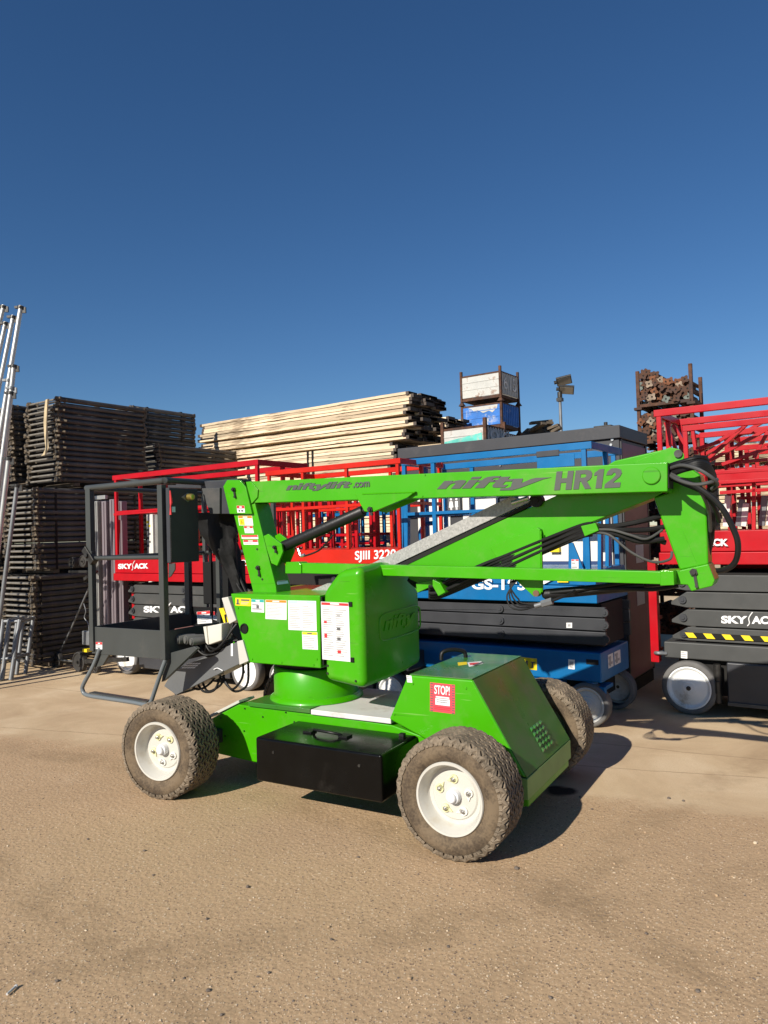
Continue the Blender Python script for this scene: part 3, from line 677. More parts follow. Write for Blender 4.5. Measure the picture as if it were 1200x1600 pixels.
# the worn top and sloping lid are thin steel lids of their own
xs_, zs_ = pts[2]
d_ = Vector((xs_ - xr, 0, zs_ - zt_)); nrm_ = Vector((-d_.z, 0, d_.x)).normalized()
mb = MB(); mb.box(xl + .01, xr - .004, cy0 + .006, cy1 - .006, zt_ + .0005, zt_ + .006); mb.build('canopy_lid', GREEN_TOP, can, bevel=0.002)
a = Vector((xr, 0, zt_)) + nrm_ * .003; b = Vector((xs_, 0, zs_)) + nrm_ * .003
mb = MB(); mb.add([a + Vector((0, cy0 + .006, 0)), a + Vector((0, cy1 - .006, 0)), b + Vector((0, cy1 - .006, 0)), b + Vector((0, cy0 + .006, 0))] +
                  [p + nrm_ * -.004 for p in (a + Vector((0, cy0 + .006, 0)), a + Vector((0, cy1 - .006, 0)), b + Vector((0, cy1 - .006, 0)), b + Vector((0, cy0 + .006, 0)))],
                  [(3,2,1,0),(4,5,6,7),(0,1,5,4),(1,2,6,5),(2,3,7,6),(3,0,4,7)])
slope = mb.build('sloping_lid', GREEN_TOP, can, fix=True, smooth=False)
for i in range(4):
    for j in range(5):
        t = 0.66 + j * 0.055; yy = cy0 + .36 + i * 0.052
        if t > .93: continue
        c = a + (b - a) * t; c.y = yy; dd = (b - a).normalized()
        m_ = MB(); w_ = .017; up_ = nrm_ * .012
        A1 = c + Vector((0, -w_, 0)); A2 = c + Vector((0, w_, 0)); B1 = A1 + dd * .026; B2 = A2 + dd * .026
        m_.add([A1 + up_ * .2, A2 + up_ * .2, B2, B1, (A1 + B1) / 2 + up_ + Vector((0, w_ * .4, 0)), (A2 + B2) / 2 + up_ - Vector((0, w_ * .4, 0))], [(0, 4, 5, 1), (3, 2, 5, 4), (0, 3, 4), (1, 5, 2)])
        m_.build('vent_louvre', GREEN_TOP, slope, fix=True, smooth=False)
# bumper below the slope
bz = N.y_(822, 1258, 0.35).z
mb = MB(); mb.box(xs_ - .30, xs_ + .006, cy0 + .004, cy1 - .004, zs_ - .115, zs_ - .004); mb.build('rear_panel', BOUNCEGREEN, nifty, bevel=0.004)
mb = MB(); mb.box(xs_ - .34, xs_ - .002, cy0 + .03, cy1 - .03, bz - .02, zs_ - .118); mb.build('rear_bumper', GREEN, nifty, bevel=0.006)
mb = MB(); hh = N.z_(706, 1030, zt_)
mb.tube(curve([(hh.x - .05, hh.y - .05, zt_), (hh.x - .045, hh.y - .04, zt_ + .045), (hh.x, hh.y, zt_ + .06), (hh.x + .06, hh.y + .05, zt_ + .045), (hh.x + .07, hh.y + .06, zt_ + .004)]), 0.013, 10)
mb.build('grab_handle', BLACK, can)
def onz(px, py, z): v = N.z_(px, py, z); return Vector((v.x, v.y, v.z))
mb = MB(); L1 = [(716, 1032), (728, 1035), (725, 1038), (713, 1035)]
for mm, pp in ((LBLY, [(715, 1035), (729, 1034), (730, 1038), (716, 1040)]), (LBLW, [(730, 1035), (752, 1033), (755, 1037), (733, 1042)]), (LBLR, [(733, 1036), (748, 1035), (749, 1037), (735, 1039)]), (INK, [(738, 1039), (753, 1034), (757, 1035), (742, 1040)])):
    mb.use(mm); h_ = .007 + .0008 * [LBLY, LBLW, LBLR, INK].index(mm); q_ = [onz(px, py, zt_ + h_) for px, py in pp]; mb.add(q_ + [v - Vector((0, 0, .0006)) for v in q_], [(3,2,1,0),(4,5,6,7),(0,1,5,4),(1,2,6,5),(2,3,7,6),(3,0,4,7)])
mb.build('torn_label', None, can, fix=True, smooth=False)
# STOP! sticker
def V(px, py, y): return N.y_(px, py, y)
NY = (0, -1, 0)
yq = cy0
st = sheet(can, V(672, 1066, yq), V(711, 1070, yq), V(672, 1111, yq), NY, None, name='stop_label', base=mat('stop_red', (0.72, 0.06, 0.08), 0.5), lines=0,
      marks=[(0.22, .52, .80, .75, LBLW), (0.24, .45, .78, .50, LBLW), (0.27, .56, .74, .59, INKG), (0.27, .63, .70, .66, INKG), (.18, .82, .84, .84, LBLR), (.18, .88, .8, .90, LBLR)] +
      [(0.02, v, .12, v + .035, INK) for v in [i * .085 + .02 for i in range(12)]] + [(0.88, v, .98, v + .035, INK) for v in [i * .085 + .02 for i in range(12)]])
letters('stop_lettering', 'STOP!', WDECAL, st, V(679, 1070, yq), V(703, 1072.5, yq), V(679, 1084, yq), NY, offset=0.02, depth=.0012, lift=.0016)
sheet(can, V(635, 1055, yq), V(643, 1055.6, yq), V(636.5, 1066, yq), NY, None, name='small_label', lines=3)

# ---- turret cabinet
yc = 0.35
pts = P([(360, 927), (500, 931), (501, 1045), (387, 1035)], yc)
zc1 = (pts[0][1] + pts[1][1]) / 2; zc0 = (pts[2][1] + pts[3][1]) / 2
pts = [(pts[0][0], zc1), (pts[1][0], zc1), (pts[2][0], zc0), (pts[3][0], zc0)]
mb = MB(); mb.prism(pts, yc, 1.12); cab = mb.build('turret_cabinet', GREEN, nifty, bevel=0.008, seg=3)
xcl = pts[1][0]
c = V(382, 982, yc); mb = MB()
mb.lathe_y([(0.020, 0.0), (0.026, -0.008), (0.032, -0.008), (0.034, 0.0)], 28, (c.x, yc, c.z)); mb.cyl((c.x, yc - .002, c.z), (c.x, yc + .01, c.z), .022, 24); mb.build('grommet', BLACK, cab, fix=True)
mb = MB(); mb.box(pts[1][0] + .001, pts[1][0] + .012, yc + .004, yc + .05, zc0 + .02, zc1 - .01); mb.build('door_hinge', BLACK, cab, bevel=.002)
def lab(tl, tr, bl, y, **k):
    return sheet(cab if 'par' not in k else k.pop('par'), V(*tl, y), V(*tr, y), V(*bl, y), NY, None, **k)
cl = lab((368, 934), (392, 935), (368, 946), yc, base=LBLY, lines=0, marks=[(.10, .15, .22, .85, INK), (.06, .7, .30, .85, INK), (.38, .15, .92, .35, INK), (.38, .5, .88, .58, INKG), (.38, .7, .80, .78, INKG)], name='caution_label', label='yellow caution label')
lab((393, 936), (413, 937), (393, 956), yc, head=LBLT, hfrac=.22, lines=2, marks=[(.4, .45, .6, .7, INK)])
lab((415, 937), (448, 938), (415, 967), yc, head=LBLO, hfrac=.13, lines=10)
lab((450, 938), (494, 939), (451, 984), yc, head=LBLB, hfrac=.10, lines=13, cols=2)
lab((472, 987), (496, 988), (473, 1014), yc, head=LBLY, hfrac=.16, lines=7)

# ---- moulded cowl on the right of the turret
def cowl():
    yn, yf = 0.33, 1.12
    a1 = V(503, 926, yn); a2 = V(566, 886, yn); a3 = V(568, 1078, yn); a4 = V(504, 1063, yn)
    xl_, xr_ = a1.x, (a2.x + a3.x) / 2
    secs = []
    for (y, zadd, xin, zb) in ((yn, 0, 0, 0), (0.62, .02, 0, 0.0), (0.86, .0, 0.0, .01), (yf, -.13, -.03, .02)):
        secs.append([(xl_, y, a4.z + zb), (xr_ + xin, y, a3.z + zb), (xr_ + xin, y, a2.z + zadd), (xr_ - .16, y, a2.z + zadd - .02), (xl_, y, a1.z + zadd * .5)])
    mb = MB(); vs = [v for s in secs for v in s]; n = 5; fs = [list(range(n))[::1], [15 + i for i in range(n)][::-1]]
    for k in range(3):
        for i in range(n):
            j = (i + 1) % n; fs.append((k*n+i, k*n+n+i, k*n+n+j, k*n+j))
    mb.add(vs, fs)
    return mb.build('cowl', GREEN, nifty, bevel=0.045, seg=6, fix=True), xr_, a2.z
cw, xcr, zct = cowl()
# embossed panel on the right face
def W(y, z, x=0.0): return Vector((xcr + x, y, z))
ya, yb, z1_, z2_ = 0.52, 1.06, .985, 1.115
ring = []
for k in range(41):
    a = 2 * math.pi * k / 40; cx_ = (ya + yb) / 2; cz_ = (z1_ + z2_) / 2 - .01
    ex = abs(math.cos(a)) ** .35 * (1 if math.cos(a) >= 0 else -1); ez = abs(math.sin(a)) ** .35 * (1 if math.sin(a) >= 0 else -1)
    yy = cx_ + ex * (yb - ya) / 2; ring.append(W(yy, cz_ + ez * .085 + (yy - cx_) * .02, .001))
mb = MB(); mb.tube(ring, .0055, 8, caps=False); mb.build('embossed_ring', GREEN, cw)
logo('embossed_lettering', 'nifty', GREEN, cw, W(ya + .05, 1.095), W(yb - .05, 1.105), W(ya + .05, 0.995), (1, 0, 0), slant=.4, depth=.006, lift=.0)
yw = 0.33
sh_ = sheet(cw, V(501.5, 940, yw), V(545, 942, yw), V(504, 1030, yw), NY, None, head=LBLR, hfrac=.055, lines=22, cols=2, name='instruction_sheet', label='tall white instruction sheet with red heading',
      marks=[(.56, .2, .68, .25, INKG), (.10, .33, .2, .37, LBLR), (.56, .43, .68, .48, INK), (.10, .55, .2, .62, LBLR), (.56, .6, .68, .65, INK), (.56, .82, .68, .87, LBLR)])
for (px, py) in ((548, 944), (551, 1031)):
    c = V(px, py, yw); mb = MB(); mb.box(c.x - .012, c.x + .012, yw - .008, yw + .005, c.z - .014, c.z + .014); mb.build('clip', BLACK, cw, bevel=.002)

# ---- white box and slanted control housing at the cabinet's left side
mb = MB(); mb.prism(P([(349, 934), (359, 932), (372, 969), (361, 975)], .36), .34, .62); wb = mb.build('ground_control_box', WHITEP, nifty, bevel=.006)
mb = MB(); mb.prism(P([(345, 950), (352, 950), (362, 974), (354, 976)], .40), .38, .58); mb.build('label_strip', LBLY, wb, bevel=.002)

# ---- mast column
ya_, yb_ = 0.50, 0.66
mast = NB([(364, 800), (398, 786), (431, 917), (432, 927), (396, 928)], ya_, yb_, 'mast')
hp = MB(); hpoly = P([(349, 760), (355, 750), (375, 750), (384, 761), (394, 803), (359, 803)], .48)
hp.prism(hpoly, .478, .498); hp.prism(hpoly, .664, .684); hp.build('mast_head_plates', GREEN, mast, bevel=.003)
def bolt(px, py, y, parent, r=.016, lenz=.05):
    c = V(px, py, y); mb = MB(); mb.tube([(c.x, y, c.z), (c.x, y - .014, c.z)], r, 6); mb.tube([(c.x, y - .014, c.z), (c.x, y - .024, c.z)], r * .6, 8)
    mb.bar((c.x + .004, y - .006, c.z - .012), (c.x + .012, y - .006, c.z - lenz), .014, .008, (0, 1, 0)); mb.cyl((c.x + .012, y - .001, c.z - lenz), (c.x + .012, y - .016, c.z - lenz), .009, 6)
    return mb.build('pivot_pin', DSTEEL, parent)
bolt(366, 765, .478, mast); bolt(404, 887, .50, mast)
def mlab(tl, tr, bl, **k): return sheet(mast, V(*tl, k.pop('y', ya_)), V(*tr, .5), V(*bl, .5), NY, None, **k)
sheet(mast, V(370, 790, .478), V(382, 790, .478), V(371, 801, .478), NY, None, head=LBLR, hfrac=.4, lines=0, marks=[(.2, .6, .4, .85, INK), (.55, .6, .8, .85, INK)])
mlab((372, 806), (394, 806), (374, 821), head=LBLO, hfrac=.25, lines=5, marks=[(.05, .3, .4, .95, LBLY), (.18, .45, .27, .8, INK)])
mlab((381, 822), (395, 822), (383, 833), head=LBLR, hfrac=.3, lines=4)
mlab((377, 836), (403, 836), (378, 842), head=LBLR, hfrac=.5, lines=1)
mlab((380, 843.5), (403, 843.5), (381, 851), head=LBLR, hfrac=.45, lines=1)
xm = V(425, 890, ya_).x
mb = MB()
p1 = N.x_(433, 892, xm); 
m2 = V(420, 872, .5).x; m3 = V(431, 915, .5)
sheet(mast, Vector((V(421, 890, .5).x + .002, .525, V(421, 888, .5).z)), Vector((V(421, 890, .5).x + .002, .64, V(421, 888, .5).z)), Vector((V(430, 913, .5).x + .002, .525, V(430, 914, .5).z)), (1, 0, .25), None, base=LBLB, lines=3, name='data_label')
# clevis for the lift cylinder
for y in (.515, .635):
    NB([(412, 838), (420, 834), (441, 850), (443, 862), (434, 884), (425, 880)], y - .008, y + .008, 'clevis_plate', bevel=.002, parent=mast, yref=.515)
bolt(430, 855, .505, mast, .013, .03)

# ---- upper boom
boom = NB([(386, 753), (1043, 722), (1043, 768), (390, 786)], .50, .66, 'upper_boom', bevel=.005)
NB([(384, 753), (392, 752), (403, 765), (402, 777), (393, 787)], .490, .499, 'end_stiffener', bevel=.002, parent=boom)
NB([(556, 771), (651, 768), (638, 778), (582, 801), (571, 799)], .474, .499, 'cylinder_bracket', bevel=.004, parent=boom, yref=.49)
NB([(556, 771), (651, 768), (638, 778), (582, 801), (571, 799)], .662, .672, 'cylinder_bracket', bevel=.002, parent=boom, yref=.49)
c = V(1018, 743, .5); mb = MB(); mb.tube([(c.x, .501, c.z), (c.x, .492, c.z), (c.x, .489, c.z)], [.044, .044, .040], 32); mb.build('boss', GREEN, boom)
q = V(1043, 745, .5); mb = MB(); mb.box(q.x - .01, q.x + .004, .512, .648, q.z - .055, q.z + .055); mb.build('boom_end_opening', SHADE, boom)
logo('lettering', 'HR12', DECAL, boom, V(866, 737, .5), V(972, 731, .5), V(866, 766, .5), NY, slant=.14)
logo('lettering', 'nifty', DECAL, boom, V(683, 747, .5), V(862, 741, .5), V(683, 768.5, .5), NY, slant=.5)
logo('lettering', 'niftylift', DECAL, boom, V(447, 756, .5), V(550, 751.5, .5), V(447, 768.5, .5), NY, slant=.4)
letters('lettering', '.com', DECAL, boom, V(552, 754.0, .5), V(578, 752, .5), V(552, 762.5, .5), NY, offset=.03)

# ---- lift cylinder between mast and boom
a = V(440, 855, .575); b = V(571, 797, .575); d = (b - a)
mb = MB(); mb.tube([a + d * .02, a + d * .03, a + d * .97, a + d * .98], [.030, .036, .036, .032], 28); cyl = mb.build('lift_cylinder', mat('satin_black', (0.012, 0.012, 0.013), .42, spec=.35, var=.2, bump=.1), nifty)
mb = MB(); mb.tube([a - d * .03, a + d * .03], .02, 14); mb.tube([b - d * .04, b + d * .05], .018, 14); mb.build('rod_end', DSTEEL, cyl)
bolt(579, 796, .474, cyl, .018, .03)
mb = MB(); mb.tube(curve([V(466, 862, .55), V(470, 868, .55), V(478, 868, .55), V(498, 860, .55), V(513, 845, .55), V(520, 836, .56)]), .006, 8); mb.build('hydraulic_hose', HOSE, cyl)
mb = MB(); mb.tube([V(466, 858, .56), V(470, 869, .55)], .009, 8); mb.tube([V(470, 869, .55), V(476, 867, .55)], .010, 8); mb.build('hose_fitting', STEEL, cyl)

# ---- lower boom (diagonal, set back) with its gusset
lb = NB([(626, 884), (872, 773), (960, 720), (1047, 700), (1045, 765), (1019, 779), (909, 822), (745, 888), (700, 902), (652, 926), (640, 905)], .70, .86, 'lower_boom', bevel=.006)
NB([(766, 856), (770, 852), (839, 824), (844, 827), (846, 926), (841, 932), (834, 932), (807, 907), (783, 882)], .655, .70, 'gusset', bevel=.003, parent=lb, yref=.66)
c = V(838, 927, .655); mb = MB(); mb.tube([(c.x, .654, c.z), (c.x, .645, c.z)], .018, 16); mb.build('pivot_pin', mat('rusty_pin', (.14, .07, .04), .6), lb)
NB([(652, 911), (700, 903), (678, 915), (654, 926)], .66, .70, 'flange', bevel=.003, parent=lb, yref=.68)
NB([(909, 822), (932, 817), (937, 829), (915, 838)], .60, .70, 'hose_clamp', bevel=.003, parent=lb, yref=.62)
NB([(678, 905), (690, 911), (698, 925), (687, 931), (678, 915)], .60, .70, 'hose_clamp', bevel=.003, parent=lb, yref=.62)
# ear above the boom
NB([(990, 722), (1047, 699), (1062, 702), (1069, 710), (1069, 716), (1050, 745), (1000, 745)], .685, .70, 'pivot_ear', bevel=.003, parent=lb, yref=.69)
c = V(1060, 709, .685); mb = MB(); mb.tube([(c.x, .684, c.z), (c.x, .672, c.z)], .020, 20); mb.build('pivot_pin', DSTEEL, lb)

# ---- long link bar
link = MB(); link.prism(P([(447, 879), (1034, 893), (1034, 913), (447, 895)], .57), .57, .64)
link = link.build('link_bar', GREEN, nifty, bevel=.004)
NB([(447, 878), (468, 878), (472, 882), (472, 896), (447, 896)], .56, .65, 'link_end', bevel=.003, parent=link, yref=.57)
NB([(1032, 891), (1053, 892), (1054, 914), (1032, 915)], .56, .65, 'link_end', bevel=.003, parent=link, yref=.57)

# ---- knuckle at the right end
kn = NB([(1021, 777), (1043, 770), (1055, 735), (1072, 726), (1094, 742), (1104, 800), (1107, 882), (1062, 891), (1029, 800)], .70, .87, 'knuckle', bevel=.01)
kp = NB([(1036, 892), (1062, 891), (1107, 881), (1117, 907), (1113, 916), (1080, 924), (1074, 914), (1036, 912)], .66, .86, 'knuckle_clevis', bevel=.006, parent=kn, yref=.66)
mb = MB(); mb.bar(V(1066, 830, .699), V(1090, 885, .699), .004, .004); mb.build('weld_line', GREEN, kn)
bolt(1084, 894, .66, kp, .020, .07)
# galvanised tray along the lower boom
gt = NB([(481, 924), (546, 897), (797, 776), (829, 783), (620, 881), (505, 935)], .69, .75, 'galvanised_tray', GALV, bevel=.003)
NB([(620, 883), (829, 785), (832, 789), (628, 886)], .695, .74, 'tray_edge', SHADE, bevel=0, parent=gt)  # near-black strip painted in for the shade along the tray's lower edge
c = V(838, 782, .68); mb = MB(); mb.tube([(c.x, .67, c.z), (c.x, .72, c.z)], .038, 24); mb.tube([(c.x, .665, c.z), (c.x, .67, c.z)], .016, 12); mb.build('roller', BLACK, gt)
mb = MB(); mb.tube([V(800, 786, .69), V(826, 778, .69)], .013, 12); mb.build('rod', STEEL, gt)

# ---- hoses
def hoses(paths, r, y=None, parent=nifty, m=HOSE, name='hydraulic_hose'):
    for p in paths:
        mb = MB(); mb.tube(curve([V(*q) if len(q) == 3 else V(*q, y) for q in p], 7), r, 9); mb.build(name, m, parent)
hoses([[(670, 917 + k * 3.4, .63 + .02 * (k % 3)), (690, 912 + k * 4, .64 + .02 * (k % 3)), (745, 886 + k * 4.6, .65 + .02 * (k % 3)), (790, 868 + k * 4.6, .66), (846, 845 + k * 4, .66 + .02 * (k % 2)), (905, 822 + k * 3.6, .65), (925, 818 + k * 3.5, .64)] for k in range(6)], .0105)
hoses([[(925, 822, .64), (960, 822, .66), (1000, 815, .68), (1035, 806, .72)], [(925, 826, .64), (965, 836, .66), (1010, 840, .68), (1040, 848, .72)], [(925, 824, .65), (970, 828, .66), (1010, 828, .70), (1045, 822, .74)],
       [(925, 830, .64), (960, 834, .64), (1000, 846, .66), (1038, 842, .70)]], .014)
hoses([[(925, 828, .63), (955, 828, .62), (985, 836, .62), (1010, 842, .64), (1035, 828, .70)], [(925, 832, .63), (952, 836, .6), (985, 862, .6), (1020, 878, .62), (1046, 874, .66), (1050, 862, .68)]], .007, m=mat('grey_hose', (.06, .06, .058), .5))
# big loops at the knuckle
hoses([[(1044, 728 + k * 2.2, .60 - .012 * (k % 3)), (1062, 722 + k * 2.0, .56), (1085, 716 + k * 2.2, .55 + .02 * (k % 2)), (1102, 716 + k * 3, .60 + .02 * (k % 2)), (1108 + 1.2 * (k % 3), 735 + k * 2, .66), (1110, 775, .72), (1104, 820, .78), (1098, 850, .86), (1080, 880, .9)] for k in range(6)], .0105)
hoses([[(1085, 714 + k, .64), (1100 + k, 718 + k * 2, .68), (1108 + k * 1.5, 745, .69), (1109 + k * 1.3, 790, .70), (1106 + k * 1.3, 830, .74), (1106 + k, 872 - k * 4, .80), (1098, 890, .88)] for k in range(7)], .010)
hoses([[(1044, 735 + k * 3, .58), (1070, 728 + k * 2, .52), (1095, 722 + k * 3, .52), (1112, 735 + k * 3, .60), (1113, 770, .70), (1106, 800, .80), (1100, 835, .88), (1090, 870, .92)] for k in range(4)], .012)
hoses([[(1044, 733, .56), (1065, 727, .50), (1090, 733, .46), (1112, 746, .46), (1121, 757, .50), (1112, 764, .54)], [(1044, 741, .55), (1060, 750, .49), (1085, 757, .46), (1108, 754, .46), (1121, 749, .5)],
       [(1044, 738, .57), (1062, 748, .51), (1088, 762, .48), (1100, 778, .50), (1108, 800, .6), (1110, 830, .7)]], .009, m=mat('grey_hose', (.06, .06, .058), .5))
hoses([[(1044, 744, .56), (1068, 752, .50), (1095, 765, .46), (1125, 790, .46), (1145, 825, .47), (1153, 850, .48), (1150, 875, .50), (1138, 888, .52), (1122, 892, .56)]], .014)
hoses([[(1044, 746, .58), (1070, 757, .53), (1098, 770, .50), (1115, 790, .52), (1124, 815, .6)]], .010)
# black cylinder under the link bar and hanging service hoses with coupling
a = V(848, 929, .70); b = V(1076, 908, .70)
mb = MB(); mb.tube([a, a + (b - a) * .02, a + (b - a) * .72, a + (b - a) * .73, b], [.018, .030, .028, .016, .016], 20); mb.build('knuckle_cylinder', mat('satin_black', (0.03, 0.03, 0.032), .4), nifty)
hoses([[(1040, 907, .68), (1000, 908, .66), (940, 916, .66), (900, 922, .66), (860, 926, .68)], [(1060, 915, .68), (1020, 921, .66), (960, 920, .66), (905, 926, .68)]], .011)
for k in range(4):
    hoses([[(812 - k * 4, 902, .62), (800 - k * 1, 916, .60), (792 + k * 4, 932 - k, .58), (798 + k * 4, 948 - k * 4, .57), (815, 953 - k * 3.6, .56), (838, 947 - k * 1.5, .56)]], .0046)
mb = MB(); a = V(836, 947, .56); b = V(863, 939, .56); mb.tube([a, a + (b - a) * .4], .014, 12); mb.tube([a + (b - a) * .4, b], .020, 6); mb.build('hose_coupling', ALUD, nifty)
hoses([[(863, 939, .56), (875, 934, .58), (890, 928, .62), (900, 922, .66)]], .008)
# hoses in the gap behind the mast foot
hoses([[(640, 905, .72), (660, 918, .70), (690, 912, .68)]], .02)

# ---- basket (platform)
yb0, yb1 = 0.15, 1.30
xl, xr = -2.86, -2.12
zf, zk, zm, zt2 = 0.845, 1.015, 1.50, 2.0
bk = MB(); bk.box(xl, xr, yb0, yb1, zf, zf + .02); bk = bk.build('basket', GREY, nifty, bevel=.004)
def kick(name, f): mb = MB(); f(mb); return mb.build(name, GREY, bk, bevel=.003)
kick('kick_plate', lambda m: m.box(xl, xr, yb0 - .004, yb0 + .004, zf - .02, zk))
kick('kick_plate', lambda m: m.box(xl, xr, yb1 - .004, yb1 + .004, zf - .02, zk))
kick('kick_plate', lambda m: m.box(xl - .004, xl + .004, yb0, yb1, zf - .02, zk))
kick('kick_plate', lambda m: m.box(xr - .004, xr + .004, yb0, yb1, zf - .02, zk))
def rail(name, pts, r=.017, m=GREY): mb = MB(); mb.tube(pts, r, 14); return mb.build(name, m, bk)
def post(x, y, z0, z1, w=.04): mb = MB(); mb.box(x - w/2, x + w/2, y - w/2, y + w/2, z0, z1); return mb.build('post', GREY, bk, bevel=.005)
post(xr - .015, yb0 - .004, zf - .02, zt2 - .02, .045); 
mb = MB(); mb.box(xl - .005, xl + .035, yb0 - .02, yb0 + .02, zf, zm + .05); mb.build('post', GREY, bk, bevel=.004)
mb = MB(); mb.box(xl - .02, xl + .03, yb0 - .022, yb0 + .018, zm - .02, zt2); mb.build('post', GREY, bk, bevel=.004)
for (x, y) in ((xl, yb1), (xr, yb1), (xr, .66)): post(x, y, zf, zt2, .035)
rail('top_rail', curve([(xl - .03, yb0, zt2), (-2.5, yb0, zt2 + .004), (xr - .02, yb0, zt2 + .008), (xr + .01, yb0 + .05, zt2 + .01), (xr + .01, .7, zt2 + .01)], 5), .021)
rail('top_rail', [(xl - .02, yb0, zt2), (xl - .02, yb1, zt2), (xr, yb1, zt2)], .018)
rail('mid_rail', [(xl + .04, yb0, zm), (xr, yb0, zm)], .015); rail('mid_rail', [(xl, yb0, zm), (xl, yb1, zm), (xr, yb1, zm)], .014)
c = Vector((xl + .005, yb0 - .03, zm + .02)); mb = MB(); mb.tube([c, c + Vector((0, -.02, 0))], .018, 6); mb.bar(c + Vector((-.04, .02, .05)), c + Vector((.05, .02, -.05)), .05, .05); mb.build('hinge_block', DSTEEL, bk, bevel=.003)
# console box on the mast side
xcn = -2.06
p1 = N.x_(264, 757, xcn); p2 = N.x_(309, 757, xcn); p3 = N.x_(309, 868, xcn); p4 = N.x_(265, 880, xcn)
cb = MB(); cb.box(xcn - .035, xcn, p1.y, p2.y, min(p3.z, p4.z), p1.z - .02); cb = cb.build('control_box', mat('slate_box_paint', (.042, .045, .052), .65, spec=.2, var=.1), bk, bevel=.006)
# brass beacon lamp on its face
c = N.x_(293, 777, xcn); mb = MB(); mb.add([(xcn + .002, c.y - .06, c.z), (xcn + .002, c.y, c.z + .032), (xcn + .002, c.y + .06, c.z), (xcn + .002, c.y, c.z - .032), (xcn + .008, c.y, c.z)], [(0, 4, 1), (1, 4, 2), (2, 4, 3), (3, 4, 0)]); mb.build('lamp_guard_plate', ALUD, cb, fix=True, smooth=False)
mb = MB(); mb.tube([(xcn, c.y, c.z), (xcn + .05, c.y - .005, c.z), (xcn + .055, c.y - .005, c.z)], [.024, .022, .016], 14); mb.build('brass_socket', BRASS, cb)
mb = MB(); mb.tube([(xcn + .004, p1.y + .005, p1.z - .04), (xcn + .006, p1.y + .01, p1.z - .12), (xcn + .004, p1.y + .006, p1.z - .14), (xcn + .004, p1.y + .006, p1.z - .20)], [.004, .010, .004, .008], 8); mb.build('emergency_cord', LBLR, cb)
c = N.x_(271, 796, xcn); mb = MB(); mb.box(xcn, xcn + .002, c.y - .015, c.y + .015, c.z - .018, c.z + .018); mb.build('small_label', LBLB, cb)
# chain down the edge
mb = MB()
for k in range(20): z_ = p1.z - .22 - k * .014; mb.tube([(xcn + .003, p1.y + .004, z_), (xcn + .003, p1.y + .004, z_ - .009)], .0045, 6)
mb.build('chain', DSTEEL, cb)
# top plate and front tie
mb = MB(); mb.box(-2.22, -1.80, .52, .66, 2.0, 2.02); mb.build('top_plate', GREY, bk, bevel=.003)
NB([(196 + 0, 748), (258, 752), (258, 757), (236, 757)], .16, .30, 'rail_bracket', GREY, bevel=.003, parent=bk, yref=.2)
NB([(264, 880), (264, 903), (268, 900), (274, 890), (274, 880)], .155, .165, 'lifting_eye', GREY, bevel=.002, parent=bk, yref=.16)
# mounting bracket between basket and mast head
NB([(313, 763), (343, 762), (343, 803), (328, 803)], .46, .60, 'mounting_bracket', GREYL, bevel=.004, parent=bk, yref=.46)
NB([(343, 761), (353, 761), (360, 803), (343, 803)], .48, .68, 'mounting_bracket', DGREY, bevel=.004, parent=bk, yref=.48)
NB([(262, 752), (355, 752), (357, 764), (262, 762)], .50, .64, 'support_arm', DGREY, bevel=.004, parent=bk, yref=.50)
# second upper box inside and back console
a = V(316, 878, .95); b = V(357, 945, .95)
mb = MB(); mb.box(a.x, b.x, .95, 1.16, b.z, a.z); mb.build('battery_charger', BLACK, bk, bevel=.008)
a = V(290, 878, .95); mb = MB(); mb.box(a.x - .02, a.x + .03, .95, .99, 1.015, a.z); mb.build('post', GREY, bk, bevel=.003)
a = V(330, 870, .95); mb = MB(); mb.box(a.x - .01, a.x + .012, .93, .95, 1.015, a.z + .1); mb.build('post', BLACK, bk, bevel=.002)
# inner labels on back plate
yy = 0.98
mb = MB(); pa = V(300, 950, yy + .01); pb = V(352, 990, yy + .01); mb.box(pa.x, pb.x, yy + .002, yy + .02, zf + .02, pa.z + .01); mb.build('inner_panel', BLACK, bk)
sheet(bk, V(307.5, 956, yy), V(330, 954, yy), V(309, 975, yy), NY, None, head=LBLR, hfrac=.24, lines=4)
sheet(bk, V(333, 955, yy), V(347, 958, yy), V(333, 968, yy), NY, None, head=LBLR, hfrac=.45, lines=2)
sheet(bk, V(150, 1003, yb0 - .004), V(160, 1003.5, yb0 - .004), V(150, 1014, yb0 - .004), NY, None, head=LBLR, hfrac=.35, lines=2)
# red rubber pad on the floor of the basket
mb = MB(); mb.box(-2.34, -2.15, .42, .60, zk - .06, zk - .03); mb.build('red_pad', BRICKR, bk, bevel=.012, seg=3)
# gusset under the right side
NB([(259, 1022), (303, 1010), (308, 1014), (258, 1062), (252, 1066)], .17, .20, 'side_gusset', GREY, bevel=.003, parent=bk, yref=.17)
# step hoop
ys_ = .14
hoop = curve([V(156, 1014, ys_), V(146, 1040, ys_), V(131, 1068, ys_), V(129, 1078, ys_), V(136, 1086, ys_), V(165, 1091, ys_), V(205, 1097, ys_), V(228, 1101, ys_), V(235, 1098, ys_), V(241, 1082, ys_), V(250, 1055, ys_), V(259, 1030, ys_)], 6)
mb = MB(); mb.tube(hoop, .0145, 14); st_ = mb.build('step_hoop', mat('hoop_grey', (.13, .15, .16), .35, coat=.3), bk)
mb = MB(); a = V(138, 1083, ys_); b = V(228, 1097, ys_); mb.bar(a + Vector((0, .03, .0)), b + Vector((0, .03, .0)), .05, .008); mb.build('step_tread', GREY, st_, bevel=.002)
NB([(150, 1016), (172, 1020), (160, 1040), (148, 1043)], .15, .17, 'hoop_bracket', GREY, bevel=.002, parent=bk, yref=.15)
